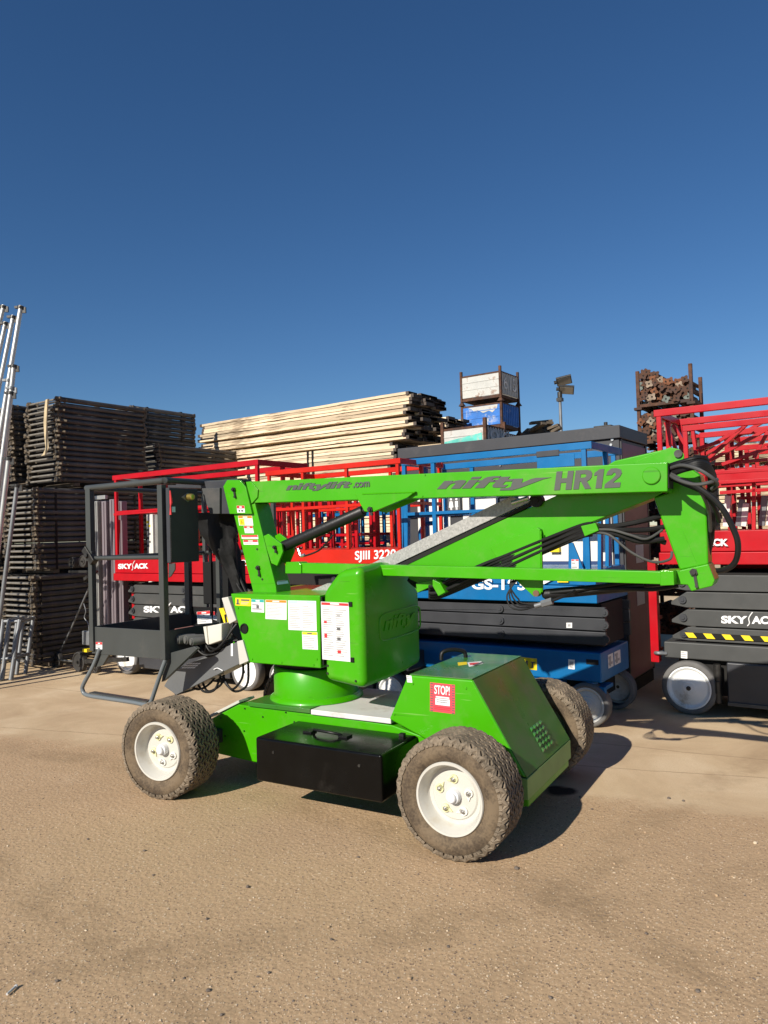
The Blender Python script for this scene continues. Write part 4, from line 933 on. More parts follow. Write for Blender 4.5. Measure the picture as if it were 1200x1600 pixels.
# grey sloping arm under the basket
arm = NB([(256, 1072), (270, 1048), (313, 1029), (370, 1003), (375, 1037), (275, 1086)], .34, .52, 'basket_arm', mat('arm_grey_paint', (.125, .13, .133), .4, coat=.15, var=.08), bevel=.004)
NB([(370, 1002), (379, 1000), (388, 1033), (374, 1039)], .335, .50, 'white_end_plate', WHITEP, bevel=.003, parent=arm, yref=.335)
for i in range(5):
    for j in range(3):
        NB([(293 + i * 4.2 - j * 4, 1036 + j * 3.2), (297 + i * 4.2 - j * 4, 1035.5 + j * 3.2), (296 + i * 4.2 - j * 4, 1037.4 + j * 3.2), (292 + i * 4.2 - j * 4, 1038 + j * 3.2)], .3385, .3395, 'decal', WDECAL, bevel=0, parent=arm, yref=.34)
NB([(361, 1006), (364, 1005), (364, 1025), (361, 1025)], .3385, .3395, 'decal', WDECAL, bevel=0, parent=arm, yref=.34)
hoses([[(334, 1046, .33), (340, 1044, .33), (348, 1048, .33)]], .003, m=WDECAL, parent=arm, name='decal')
NB([(272, 1078), (286, 1078), (287, 1083), (275, 1087)], .35, .50, 'foot_plate', DGREY, bevel=.003, parent=arm, yref=.36)
# electrical box and sockets on the right side of the basket
eb = MB(); a = V(319, 977, .30); b = V(346, 1003, .30)
eb = NB([(323, 979), (346, 974), (346, 1001), (326, 1008)], .30, .40, 'junction_box', CREAM, bevel=.008)
NB([(318, 979), (323, 979), (326, 1008), (322, 1004)], .295, .40, 'box_lid', CREAM, bevel=.004, parent=eb, yref=.30)
for (px, py, r) in ((291, 998, .034), (304, 998, .030), (313, 1001, .026)):
    c = V(px, py, .30); mb = MB(); mb.tube([(c.x - .02, .24, c.z), (c.x + .0, .30, c.z), (c.x + .02, .36, c.z)], [r, r, r * .8], 18); mb.tube([(c.x - .024, .232, c.z), (c.x - .02, .24, c.z)], r * .8, 16)
    so_ = mb.build('power_socket', mat('socket_grey', (.13, .13, .12), .4, coat=.2), nifty)
NB([(280, 1008), (330, 990), (350, 1010), (330, 1022), (295, 1030)], .42, .48, 'bracket', BLACK, bevel=.004, yref=.42)
hoses([[(322, 1008, .33), (330, 1018, .32), (345, 1008, .32), (358, 990, .34), (365, 972, .36)], [(326, 1010, .33), (338, 1014, .31), (352, 1000, .32), (362, 985, .34), (370, 975, .36)], [(312, 1004, .32), (320, 1022, .32), (340, 1020, .34), (356, 1004, .36), (372, 1000, .38)],
       [(300, 1003, .31), (314, 1020, .31), (330, 1024, .33), (350, 1012, .35)], [(352, 960, .38), (356, 980, .38), (366, 995, .38), (376, 1004, .40)]], .008)
hoses([[(295, 1072, .40), (312, 1077, .40), (330, 1066, .42), (340, 1050, .44)], [(306, 1064, .40), (318, 1080, .40), (335, 1078, .42), (345, 1056, .44)], [(315, 1062, .42), (325, 1080, .42), (345, 1070, .44), (350, 1055, .44)],
       [(348, 1056, .44), (362, 1077, .42), (378, 1060, .42), (380, 1035, .40)], [(346, 1060, .44), (366, 1080, .44), (386, 1070, .44), (388, 1036, .42)]], .008)
# black cloth boot hanging by the mast
rings = []; mb = MB(); L_ = [(337, 801, 30), (338, 818, 27), (345, 840, 22), (354, 862, 16), (362, 885, 11), (370, 905, 9), (377, 928, 8)]
seg = 26; vs = []; fs = []
for i in range(25):
    t = i / 24 * (len(L_) - 1); k = min(int(t), len(L_) - 2); f = t - k; px = L_[k][0] * (1-f) + L_[k+1][0] * f; py = L_[k][1] * (1-f) + L_[k+1][1] * f; w = (L_[k][2] * (1-f) + L_[k+1][2] * f)
    c = V(px, py, .62); rx = (V(px + w / 1.05, py, .62) - c).length
    for s_ in range(seg):
        a = 2 * math.pi * s_ / seg; rr_ = 1 + .16 * math.sin(a * 5 + i * .25) * (.4 + i / 30) + .10 * mnoise.noise(Vector((math.cos(a) * 2, math.sin(a) * 2, i * .35)))
        vs.append((c.x + math.cos(a) * rx * rr_, .62 + math.sin(a) * min(rx, .09) * rr_, c.z))
for i in range(24):
    for s_ in range(seg): s2 = (s_ + 1) % seg; fs.append((i*seg+s_, i*seg+s2, (i+1)*seg+s2, (i+1)*seg+s_))
mb.add(vs, fs); mb.build('cloth_boot', SACK, nifty, fix=True)
hoses([[(356, 870, .60), (364, 895, .60), (374, 918, .58), (384, 930, .56)], [(362, 870, .64), (370, 892, .62), (380, 915, .6), (388, 932, .58)]], .010)

# ---- small fasteners and seams over the green machine
def studs(pts, y, parent, r=.0075, nm='bolt_head', m=None):
    for px, py in pts:
        c = V(px, py, y); mb = MB(); mb.tube([(c.x, y + .001, c.z), (c.x, y - .0045, c.z)], r, 6); mb.build(nm, m or DSTEEL, parent, smooth=False)
studs([(366, 1004 + 0), (394, 1030), (440, 1035), (490, 1039), (372, 950), (495, 1030)], .35, cab, .006, m=GREEN)
studs([(512, 1052), (556, 1064), (512, 1040)], .33, cw, .007)
studs([(616, 1116), (645, 1068), (728, 1075), (800, 1186), (770, 1160), (690, 1150)], .35, can, .007, m=GREEN)
studs([(345, 1122), (352, 1150), (460, 1128), (540, 1140), (580, 1144)], .42, chassis, .006)
studs([(410, 905), (402, 858)], .50, mast, .007)
studs([(660, 775), (664, 742)], .50, boom, .006, m=GREEN)
# weld beads where plates meet
for (p, q, y, par) in (((566, 772), (648, 769), .474, boom), ((845, 829), (847, 925), .655, lb), ((1036, 892), (1062, 891), .66, kp)):
    a = V(p[0], p[1], y); b = V(q[0], q[1], y); mb = MB(); n_ = 26
    mb.tube([a + (b - a) * (i / n_) for i in range(n_ + 1)], [.0035 + .0012 * (i % 2) for i in range(n_ + 1)], 6); mb.build('weld_bead', GREEN, par)

# ================================================================== SCISSOR LIFTS
WHITEW = mat('white_wheel_paint', (0.78, 0.79, 0.78), 0.45, var=0.06, dirt=(0.42, 0.38, 0.31), dirt_amt=0.2)
GREYW = mat('grey_wheel_paint', (0.55, 0.56, 0.55), 0.45, var=0.06, dirt=(0.35, 0.33, 0.3), dirt_amt=0.2)
def solid_wheel(par, x, y, r, w, rim_m, flip=False):
    mb = MB(); rr = r * .80
    mb.lathe_y([(rr, .004), (rr + .008, -.002), (r - .016, -.002), (r - .004, .006), (r, .016), (r, w - .016), (r - .006, w - .004), (rr, w)], 48)
    t = mb.build('wheel', GREYTYRE, par, fix=True); t.location = (x, y, r); t.rotation_euler = (0, 0, math.pi if flip else 0)
    mb = MB(); mb.lathe_y([(rr, .002), (rr - .012, .0), (rr - .02, .014), (rr * .80, .022), (rr * .74, .016), (rr * .52, .012), (rr * .48, .006), (rr * .30, .002), (rr * .26, -.006), (.02, -.008), (0, -.008)], 40)
    rm = mb.build('rim', rim_m, t, fix=True)
    mb = MB(); mb.tube([(0, -.006, 0), (0, -.016, 0)], r * .09, 6); mb.tube([(0, -.016, 0), (0, -.024, 0)], r * .05, 8); mb.build('hub_nut', DSTEEL, t)
    return t
def scissor(fr, label, x0, x1, W, zc, ztray, rows, deck, ztop, zmid, wr, wx, C, CH, ARM, posts, tip=.10, rail_w=.04, inner=None, fascia=True, arm_x=None, group='scissor lifts parked in a row behind the boom lift', wm=None, name='scissor_lift', near_tray=None):
    o = root(name, fr, label, 'scissor lift', group)
    ax0, ax1 = arm_x or (x0 + .12, x1 - .12)
    mb = MB(); mb.box(x0, x1, .03, W - .03, zc[0], zc[1]); c_ = mb.build('chassis', CH, o, bevel=.012)
    t0, t1 = near_tray or (wx[0] + wr + .03, wx[1] - wr - .03)
    mb = MB(); mb.box(t0, t1, .01, W - .01, ztray, zc[0] - .003); mb.build('side_tray', DGREY if CH is not BLUE else BLUE, o, bevel=.012)
    mb = MB(); mb.box(x0 + .1, x1 - .1, .12, W - .12, ztray + .05, zc[0] - .003); mb.build('undercarriage', SHADE, o)
    for x in wx:
        solid_wheel(o, x, 0, wr, .11, wm or WHITEW); solid_wheel(o, x, W, wr, .11, wm or WHITEW, True)
    for i, (z0, z1) in enumerate(rows):
        tilt = .012 * (1 if i % 2 else -1)
        for (ya, yb) in ((.05, .09), (W - .09, W - .05)):
            mb = MB(); zm_ = (z0 + z1) / 2
            mb.prism([(ax0 - tip, zm_ - .02 + tilt * 0), (ax0, z1), (ax1, z1 + tilt * 0), (ax1 + tip, zm_ + .02), (ax1 + tip, zm_ - .02), (ax1, z0), (ax0, z0), (ax0 - tip, zm_ - .045)], ya, yb)
            a_ = mb.build('scissor_arm', ARM, o, bevel=.006)
            if ya < .1:
                for xx in (ax0 - tip * .25, (ax0 + ax1) / 2, ax1 + tip * .25):
                    m2 = MB(); m2.tube([(xx, ya + .002, zm_), (xx, ya - .018, zm_)], .032, 16); m2.tube([(xx, ya - .018, zm_), (xx, ya - .026, zm_)], .016, 6); m2.build('pivot_pin', DGREY, a_)
    z0 = rows[0][1]; zb = rows[-1][0]
    mb = MB(); mb.box(ax0 + .05, ax1 - .05, .12, W - .12, zb - .02, z0 + .02); mb.build('inner_arms', SHADE, o)
    d0, dm, d1 = deck
    mb = MB(); mb.box(x0, x1, -.01, W + .01, d0, dm); dk = mb.build('deck', C, o, bevel=.008)
    if dm < d1: mb = MB(); mb.box(x0 + .01, x1 - .01, .008, W - .008, dm + .004, d1); mb.build('deck_fascia', C, dk, bevel=.006)
    zz = d1
    for (y, nm) in ((.02, 'guard_rail'), (W - .02, 'guard_rail')):
        mb = MB(); mb.box(x0, x1, y - rail_w/2, y + rail_w/2, ztop - rail_w * 1.5, ztop); g = mb.build(nm, C, o, bevel=.005)
        mb = MB(); mb.box(x0 + .03, x1 - .03, y - .015, y + .015, zmid - .03, zmid); mb.build(nm, C, o, bevel=.004)
        for x in posts:
            mb = MB(); mb.box(x - rail_w/2, x + rail_w/2, y - rail_w/2 + .003, y + rail_w/2 - .003, zz, ztop - rail_w * 1.5); mb.build('post', C, o, bevel=.004)
    for x in (x0 + .02, x1 - .02):
        mb = MB(); mb.box(x - rail_w/2, x + rail_w/2, .04, W - .04, ztop - rail_w * 1.5, ztop); mb.build('end_rail', C, o, bevel=.005)
        mb = MB(); mb.box(x - .015, x + .015, .04, W - .04, zmid - .03, zmid); mb.build('end_rail', C, o, bevel=.004)
        mb = MB(); mb.box(x - rail_w/2, x + rail_w/2, W/2 - rail_w/2, W/2 + rail_w/2, zz, ztop - rail_w * 1.5); mb.build('post', C, o, bevel=.004)
    if inner:   # the slide-out deck rails sit just inside and lower
        ix0, ix1, iz, pp = inner
        for y in (.075, W - .075):
            mb = MB(); mb.box(ix0, ix1, y - .018, y + .018, iz - .05, iz); mb.box(ix0, ix1, y - .014, y + .014, iz - .52, iz - .49); mb.build('extension_rail', C, o, bevel=.004)
            for x in pp: mb = MB(); mb.box(x - .018, x + .018, y - .016, y + .016, zz, iz - .05); mb.build('post', C, o, bevel=.003)
    return o
def txt(o, fr, s, tl, tr, bl, y, m=WDECAL, **k):
    return letters('lettering', s, m, o, fr.y_(*tl, y), fr.y_(*tr, y), fr.y_(*bl, y), NY, **k)
def skyjack(o, fr, tl, tr, bl, y):
    """wide white lettering with a swoosh for the J"""
    a, b, c = fr.y_(*tl, y), fr.y_(*tr, y), fr.y_(*bl, y); X = b - a
    letters('lettering', 'SKY', WDECAL, o, a, a + X * .47, c, NY, offset=.045)
    letters('lettering', 'ACK', WDECAL, o, a + X * .545, b, c + X * .545, NY, offset=.045)
    h = (a - c); o_ = Vector((0, -.003, 0))
    mb = MB()
    for (u0, w_) in ((.425, .030),):
        pts = [c + X * (u0 + .045) - h * .28 + o_, c + X * (u0 + .08) + h * .1 + o_, c + X * (u0 + .07) + h * .75 + o_, c + X * (u0 + .135) + h * 1.5 + o_]
        mb.tube(curve(pts, 5), w_ * X.length * .35, 6)
    mb.build('swoosh', WDECAL, o)

# --- right hand red lift
gR = ground_at(1078, 1117); FRR = Fr(gR.x, gR.y, 35)
oR = scissor(FRR, 'red and grey scissor lift with black and yellow hazard stripes, cut by the right edge', -.20, 2.15, .80, (.465, .605), .11,
             [(1.045, 1.18), (.90, 1.035), (.745, .885), (.62, .735)], (1.27, 1.375, 1.55), 2.615, 2.05, .225, (0, 1.92), RED, GREYL, GREYL, (-.16, 1.15, 2.12), arm_x=(0.0, 1.95), tip=.13,
             inner=(.02, 1.7, 2.46, (.04, 1.1)), near_tray=(.30, 1.62))
skyjack(oR, FRR, (1062, 841), (1138, 842), (1062, 852), -.010)
skyjack(oR, FRR, (1127, 962), (1216, 963), (1127, 974), .048)
# warning stripes
mb = MB(); a = FRR.y_(1070, 989, .028); b = FRR.y_(1215, 1000, .028)
zz0 = .648; zz1 = .69; x_a, x_b = a.x, a.x + 1.6
mb.use(BLACK); mb.box(x_a, x_b, .034, .048, zz0, zz1); mb.use(LBLY)
k = 0
while x_a + k * .145 + .08 < x_b:
    xx = x_a + k * .145; mb.add([(xx, .031, zz1), (xx + .065, .031, zz1), (xx + .095, .031, zz0), (xx + .03, .031, zz0), (xx, .035, zz1), (xx + .065, .035, zz1), (xx + .095, .035, zz0), (xx + .03, .035, zz0)],
           [(3,2,1,0),(4,5,6,7),(0,1,5,4),(1,2,6,5),(2,3,7,6),(3,0,4,7)]); k += 1
mb.build('hazard_stripes', None, oR, fix=True, smooth=False)
mb = MB(); mb.box(-.31, -.24, .02, .10, .42, 1.30)
for z in (.5, .78, 1.06): mb.box(-.30, -.25, .10, .22, z, z + .03)
mb.build('ladder', RED, oR, bevel=.004)
mb = MB(); mb.tube(curve([(-.18, .03, .50), (-.24, -.0, .505), (-.27, .03, .50), (-.22, .07, .50)]), .016, 10); mb.build('tie_down_ring', ALUD, oR)
sheet(oR, FRR.y_(1064, 1017, .03), FRR.y_(1074, 1018, .03), FRR.y_(1064, 1028, .03), NY, None, name='small_label', lines=3)
mb = MB(); mb.tube([(.225, .03, .44), (.225, .03, .12)], .03, 12); mb.tube([(.23, .0, .30), (.23, .0, .20)], .02, 10); mb.build('steer_cylinder', DSTEEL, oR)
mb = MB(); mb.box(.30, 1.62, -.004, .012, .11, .14); mb.build('tray_edge', GREYL, oR, bevel=.003)
# folded guard rail frames with diagonals laid over the deck
def bars(par, fr, segs, y, w=.035, m=RED, name='folded_rail'):
    for s_ in segs:
        mb = MB(); mb.bar(fr.y_(s_[0], s_[1], y), fr.y_(s_[2], s_[3], y), .03, w, (0, 1, 0)); mb.build(name, m, par, bevel=.003)
bars(oR, FRR, [(1108, 716, 1172, 658), (1092, 706, 1162, 668), (1117, 725, 1200, 718), (1118, 737, 1200, 730)], .55, .04)
bars(oR, FRR, [(1080, 683, 1200, 668), (1100, 711, 1200, 655)], .78, .035)
bars(oR, FRR, [(1105, 722, 1215, 662), (1128, 726, 1200, 700), (1088, 702, 1125, 690), (1178, 716, 1200, 674)], .48, .035)
bars(oR, FRR, [(1040, 660, 1056, 702), (1052, 664, 1074, 700), (1082, 668, 1088, 710)], .60, .05)
bars(oR, FRR, [(1130, 733, 1130, 752), (1178, 726, 1178, 830), (1125, 770, 1215, 764)], .40, .035)
# rail board and boxes seen through the rails
mb = MB(); mb.box(.15, 1.8, .30, .34, 1.96, 2.06); mb.build('toe_board', RED, oR, bevel=.004)
for i, (px, w_) in enumerate(((1132, 8), (1152, 10), (1160, 7), (1188, 9), (1200, 6))):
    a = FRR.y_(px, 775 + (i % 3) * 6, .62); b = FRR.y_(px + w_ * .6, 822 - (i % 2) * 8, .62); mb = MB(); mb.bar((a.x, .62, 1.58), (b.x + .02, .60, max(a.z, 1.7)), .05, .03, (0, 1, 0)); mb.build('boxed_rail_socket', ALUD if i % 2 else OFFW, oR, bevel=.003)

# --- blue lift
gB = ground_at(918, 1137); FRB = Fr(gB.x, gB.y, 35)
oB = scissor(FRB, 'blue scissor lift parked in front of the grey toilet cabin', -1.72, .12, .79, (.36, .60), .13, [(.885, .965), (.775, .875), (.66, .765)], (1.0, 1.14, 1.27), 2.305, 1.80, .178, (0.0, -1.62)[::-1] and (-1.60, 0.0), BLUE, BLUE, DGREY,
             (-1.70, -1.38, .05), arm_x=(-1.68, .16), tip=.0, wm=GREYW)
txt(oB, FRB, 'GS-1930', (737, 904), (838, 905), (737, 921), -.010, offset=.03)
mb = MB(); a = FRB.y_(843, 905, -.01); b = FRB.y_(865, 913, -.01); mb.prism([(a.x, a.z), (b.x, a.z), (a.x + .04, b.z), (a.x - .0, b.z)], -.014, -.0105); mb.build('arrow_decal', WDECAL, oB)
sheet(oB, FRB.y_(871, 904, -.01), FRB.y_(888, 904, -.01), FRB.y_(871, 910, -.01), NY, None, base=LBLY, lines=1, name='small_label')
mb = MB(); a = FRB.y_(838, 691, 0); b = FRB.y_(898, 728, 0)
mb.box(a.x, b.x, -.004, .004, b.z, FRB.y_(838, 714, 0).z); mb.build('gate_panel', BLUE, oB, bevel=.003)
mb = MB(); mb.box(a.x, a.x + .2, -.012, -.004, FRB.y_(838, 715, 0).z - .0, a.z - .08); mb.build('latch_plate', DGREY, oB, bevel=.003)
NBx = lambda pts, y0, y1, nm, m, par, fr, bevel=.003: (lambda mb: (mb.prism([(fr.y_(px, py, y0).x, fr.y_(px, py, y0).z) for px, py in pts], y0, y1), mb.build(nm, m, par, bevel=bevel))[1])(MB())
NBx([(888, 848), (895, 848), (912, 890), (912, 893), (888, 893)], -.01, .01, 'rail_gusset', BLUE, oB, FRB)
sheet(oB, FRB.y_(893, 874, -.012), FRB.y_(904, 874, -.012), FRB.y_(893, 891, -.012), NY, None, name='small_label', lines=2, head=LBLR)
bars(oB, FRB, [(630, 775, 630, 880), (637, 772, 637, 884)], .03, .05, BLUE, 'rail_bracket')
mb = MB(); mb.tube(curve([FRB.y_(658, 845, .2), FRB.y_(657, 832, .2), FRB.y_(664, 820, .2), FRB.y_(680, 817, .2)]), .022, 10); mb.build('grab_handle', BLUE, oB)
bars(oB, FRB, [(626, 808, 735, 801), (915, 830, 915, 890), (938, 805, 938, 890), (950, 800, 950, 885)], .10, .055, BLUE, 'rail_bracket')
sheet(oB, FRB.y_(808, 1026, .03), FRB.y_(839, 1029, .03), FRB.y_(808, 1044, .03), NY, None, base=LBLY, lines=0, marks=[(.1, .3, .3, .8, INK), (.45, .25, .55, .85, INK), (.7, .3, .9, .4, INK), (.75, .4, .82, .85, INK)], name='manual_label', label='yellow pictogram label')
sheet(oB, FRB.y_(888, 1030, .03), FRB.y_(898, 1031, .03), FRB.y_(888, 1045, .03), NY, None, lines=0, marks=[(.2, .2, .8, .6, INKG), (.3, .7, .7, .85, INKG)], name='small_label')
sheet(oB, FRB.y_(885, 973, .05), FRB.y_(894, 973, .05), FRB.y_(885, 981, .05), NY, None, lines=0, marks=[(.25, .25, .75, .75, INKG)], name='small_label')
xe_ = .12
for (y0, y1) in ((.20, .33), (.36, .52)):
    sheet(oB, Vector((xe_ + .001, y0, .56)), Vector((xe_ + .001, y1, .56)), Vector((xe_ + .001, y0, .45)), (1, 0, 0), None, name='small_label', lines=2, marks=[(.2, .2, .5, .9, INKG)])
mb = MB(); mb.box(xe_ - .12, xe_ - .02, .026, .031, .505, .545); mb.build('slot', SHADE, oB)
mb = MB(); mb.tube([(.02, .08, .36), (.02, .08, .30)], .05, 14); mb.box(-.10, .14, .03, .25, .30, .33); mb.tube([(.13, .05, .33), (.13, .05, .12)], .02, 10); mb.build('steering_yoke', BLUE, oB, bevel=.003)

# --- left red lift
gL = ground_at(197, 1054); FRL = Fr(gL.x, gL.y, 35)
oL = scissor(FRL, 'long red and grey scissor lift standing behind the dark basket of the green boom lift', -.20, 2.29, .79, (.36, .50), .10, [(.985, 1.08), (.85, .975), (.70, .84), (.53, .69)], (1.13, 1.22, 1.40), 2.42, 1.98, .205, (0, 2.02), RED, GREYL, GREYL,
             (-.15, 2.26), arm_x=(.13, 1.95), tip=.13)
skyjack(oL, FRL, (185, 881), (232, 880), (185, 889), .006)
skyjack(oL, FRL, (225, 947), (303, 947), (225, 957), .048)
txt(oL, FRL, 'SJIII 3220', (338, 876), (404, 874), (338, 888), .006, offset=.01)
mb = MB(); mb.box(.0, .05, .10, .16, .66, 1.0); mb.box(.0, .05, .5, .56, .66, 1.0); mb.box(.0, .05, .16, .5, .80, .84); mb.build('ladder', RED, oL, bevel=.004)
bars(oL, FRL, [(180, 804, 255, 798)], .03, .05, RED, 'gate_rail')
bars(oL, FRL, [(186, 812, 186, 868)], .10, .05, RED, 'gate_rail')

# --- middle orange-red lift
gM = ground_at(390, 1080); FRM = Fr(gM.x, gM.y, 35)
oM = scissor(FRM, 'small orange-red scissor lift between the long red lift and the blue lift', .30, 1.98, .78, (.36, .52), .10, [(1.12, 1.24), (.98, 1.10), (.80, .96), (.60, .78)], (1.29, 1.33, 1.47), 2.29, 1.90, .17, (.45, 1.8), ORED, DGREY, SHADE,  # near-black arms and dark chassis carry the shade under the deck
             (.34, .80, 1.35, 1.94), arm_x=(.45, 1.85), tip=.05, rail_w=.034)
txt(oM, FRM, 'SJIII 3220', (555, 861), (619, 858), (555, 879), .007, offset=.02)

# --- lifts in the row behind, seen through the rails
def back_lift(x, y, label, C, zt_, L_=1.75, seedv=1):
    f = FRM.sub(x, y); r = random.Random(seedv)
    p_ = [.04 + i * (L_ - .08) / 5 for i in range(6)]
    o = scissor(f, label, 0, L_, .78, (.36, .52), .10, [(.98, 1.10), (.80, .96), (.60, .78)], (1.12, 1.2, 1.32), zt_, zt_ - .5, .17, (.15, L_ - .18), C, GREYL if C is not BLUE else BLUE, DGREY, p_, tip=.02, inner=(.1, L_ - .15, zt_ - .12, [q + .09 for q in p_[:-1]]))
    return o
back_lift(-1.0, .98, 'red scissor lift in the second row, behind the small orange-red lift', RED, 2.12, seedv=2)
back_lift(-.97, 1.95, 'blue scissor lift in the second row, hidden behind rails of the red ones', BLUE, 2.02, seedv=3)
back_lift(-2.9, 1.05, 'red scissor lift in the second row, behind the long red lift', RED, 2.05, seedv=4)
oRR = scissor(FRR.sub(.15, 1.05), 'red scissor lift in the second row, behind the lift with hazard stripes', 0, 2.2, .78, (.36, .52), .10, [(1.0, 1.12), (.82, .98), (.62, .80)], (1.16, 1.25, 1.40), 2.50, 2.05, .2, (.2, 2.0), RED, GREYL, DGREY, (.04, .6, 1.2, 2.16), inner=(.1, 2.0, 2.35, (.2, .8, 1.5)))
for k in range(5):
    mb = MB(); mb.bar((.1 + k * .38, .2 + .1 * k, 1.95), (.75 + k * .38, .2 + .1 * k, 2.48 - .04 * k), .03, .035, (0, 1, 0)); mb.build('folded_rail', RED, oRR, bevel=.003)

# ================================================================== TOILET CABIN
FB = Fr(0, 0, 35)
fc = FB.sub(-2.19, 7.09)
cabin = root('toilet_cabin', fc, 'dark grey flat roofed toilet cabin with cream doors, behind the blue lift', 'cabin')
CW, CD, CH_ = 2.52, .88, 2.58
mb = MB(); mb.box(-CW, 0, 0, CD, .12, CH_ - .13); body = mb.build('cabin_wall', CABG, cabin, bevel=.006)
mb = MB(); mb.box(-CW - .02, .02, -.03, CD + .02, CH_ - .125, CH_); rf = mb.build('roof', CABG, cabin, bevel=.008)
mb = MB(); mb.box(-CW, 0, .02, CD - .02, .0, .115); mb.build('base_frame', SHADE, cabin)
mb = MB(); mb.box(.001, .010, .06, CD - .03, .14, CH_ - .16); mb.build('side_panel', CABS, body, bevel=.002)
for k in (.04, CD - .02): mb = MB(); mb.box(.0, .014, k - .02, k + .012, .12, CH_ - .13); mb.build('corner_trim', CABG, body, bevel=.002)
for (xa, xb) in ((-2.30, -1.88), (-1.72, -1.30), (-1.06, -.10)):
    mb = MB(); mb.box(xa, xb, -.012, -.001, .30, 2.14); d = mb.build('door', OFFW, body, bevel=.003)
    mb = MB(); mb.box(xb - .06, xb - .03, -.03, -.013, 1.05, 1.17); mb.build('handle', DSTEEL, d)
    mb = MB(); mb.box(xa + .03, xb - .03, -.016, -.0125, 1.22, 1.28); mb.build('stripe', mat('navy_stripe', (.02, .05, .15), .5), d)
for (px, py) in ((957, 687), (955, 695), (782, 727), (650, 725)):
    c = FB.y_(px, py, 7.09); mb = MB(); mb.tube([(c.x + 2.19, -.001, c.z), (c.x + 2.19, -.012, c.z)], .013, 10); mb.build('bolt', STEEL, body)
mb = MB(); a = fc.y_(699, 776, -.02); b = fc.y_(720, 803, -.02); mb.box(a.x, b.x, -.024, -.013, b.z, a.z); sg = mb.build('toilet_sign', INK, body)
for i, dx in enumerate((.30, .72)):
    cx = a.x + (b.x - a.x) * dx; h_ = a.z - b.z; mb = MB(); w_ = h_ * .09
    mb.tube([(cx, -.025, a.z - h_ * .16), (cx, -.028, a.z - h_ * .16)], h_ * .07, 14)
    mb.prism([(cx - w_, a.z - h_ * .28), (cx + w_, a.z - h_ * .28), (cx + w_ * (1 if i else 1.6), a.z - h_ * .62), (cx - w_ * (1 if i else 1.6), a.z - h_ * .62)], -.028, -.025)
    mb.box(cx - w_ * .6, cx - w_ * .1, -.028, -.025, b.z + h_ * .14, a.z - h_ * .6); mb.box(cx + w_ * .1, cx + w_ * .6, -.028, -.025, b.z + h_ * .14, a.z - h_ * .6); mb.build('pictogram', WDECAL, sg)
c = fc.y_(870, 858, -.02); mb = MB(); mb.box(c.x - .06, c.x + .04, -.06, -.013, c.z - .03, c.z + .03); mb.build('occupied_indicator', LBLY, body, bevel=.004)
# paper notices on the side
for (y0, y1, z0, z1) in ((.36, .62, 1.24, 1.42), (.34, .60, .82, 1.12)):
    sheet(body, Vector((.011, y0, z1)), Vector((.011, y1, z1)), Vector((.011, y0, z0)), (1, 0, 0), None, name='notice', lines=0)
mb = MB(); c = fc.y_(945, 664, .3); mb.box(c.x - .10, c.x + .08, .25, .42, CH_, CH_ + .05); mb.tube([(c.x, .33, CH_), (c.x, .33, CH_ + .09)], .02, 8); mb.build('roof_vent', DSTEEL, rf, bevel=.004)

# ================================================================== STACKS OF SCAFFOLD FRAMES
FIT = mat('brown_coupler', (.105, .08, .052), .75, var=.45, vscale=25, bump=.4)
def frame_mesh(L, W, seedv):
    r = random.Random(seedv); mb = MB(); mb.use(TUBE)
    for x in (0, W):
        mb.use(TUBE); mb.tube([(x, 0, 0), (x, L, 0)], .0342, 12); mb.use(FIT)
        # wedge couplers near both ends
        for y in (.03, L - .05):
            mb.box(x - .034, x + .034, y, y + .03, -.031, .031)
            mb.bar((x + r.uniform(-.02, .02), y - .03, -.02), (x + r.uniform(-.03, .03), y + .05, .034), .02, .022)
            mb.box(x - .05, x - .02, y + .005, y + .02, -.022, .024)
    for y in (.0, .10, L * .5, L - .12):
        mb.use(RUNG if y == 0 else TUBE); mb.tube([(.07, y + .02, .0), (W - .07, y + .02, .0)], .015, 8); mb.use(FIT); [mb.bar((q + r.uniform(-.02, .02), y - .01, r.uniform(-.02, .02)), (q + r.uniform(-.07, .07), y + .03, r.uniform(-.03, .03)), .02, .024) for q in (0, W) for _ in range(3 if y < .2 else 0)]
    return mb.mesh('scaffold_frame')
BEND0 = mat('dark_bearer', (.09, .07, .05), .9, var=.4)
RUNG = mat('sunlit_rung', (.20, .185, .16), .6, metal=.3, var=.3, vscale=12)  # paler tone paints sunlight onto the first rung of each frame
FMS = {}
def bundle(x, y, z0, n, L, W, label, straps=(.12,), jit=.02, sx=0.0):
    f = FB.sub(x, y); o = root('scaffold_frame_stack', f, label, 'scaffold frames', 'stacks of dark scaffold frames', z=z0)
    key = (round(L, 1), round(W, 2))
    if key not in FMS: FMS[key] = [frame_mesh(L, W, q) for q in range(4)]
    r = random.Random(int(x * 100) + n + int(z0 * 10)); pitch = .0715
    for i in range(n):
        k = bpy.data.objects.new('scaffold_frame', FMS[key][r.randrange(4)]); col.objects.link(k); k.parent = o
        k.location = (r.uniform(-.012, .012), r.uniform(-jit, jit), .03 + i * pitch); k.rotation_euler = (0, 0, r.uniform(-.006, .006))
    h = n * pitch
    for s_ in straps:
        mb = MB(); a, b, c_ = -.034, W + .034, .006
        for (p, q) in (((a, 0), (a, h)), ((b, 0), (b, h))): mb.box(p[0] - .002, p[0] + .002, s_, s_ + .03, .0, h)
        mb.box(a, b, s_, s_ + .03, h - .004, h); mb.build('strap', BLACK, o)
    for yy in (.25, L - .3):
        mb = MB(); mb.box(-.03, W + .03, yy, yy + .08, -.05, -.005); mb.build('bearer', BEND0, o)
    return o
a0 = -9.12   # x of the long face; frames reach to -x
W_ = .70
def bnd(xf, y, z0, n, L, label, **k): return bundle(xf - W_, y, z0, n, L, W_, label, **k)
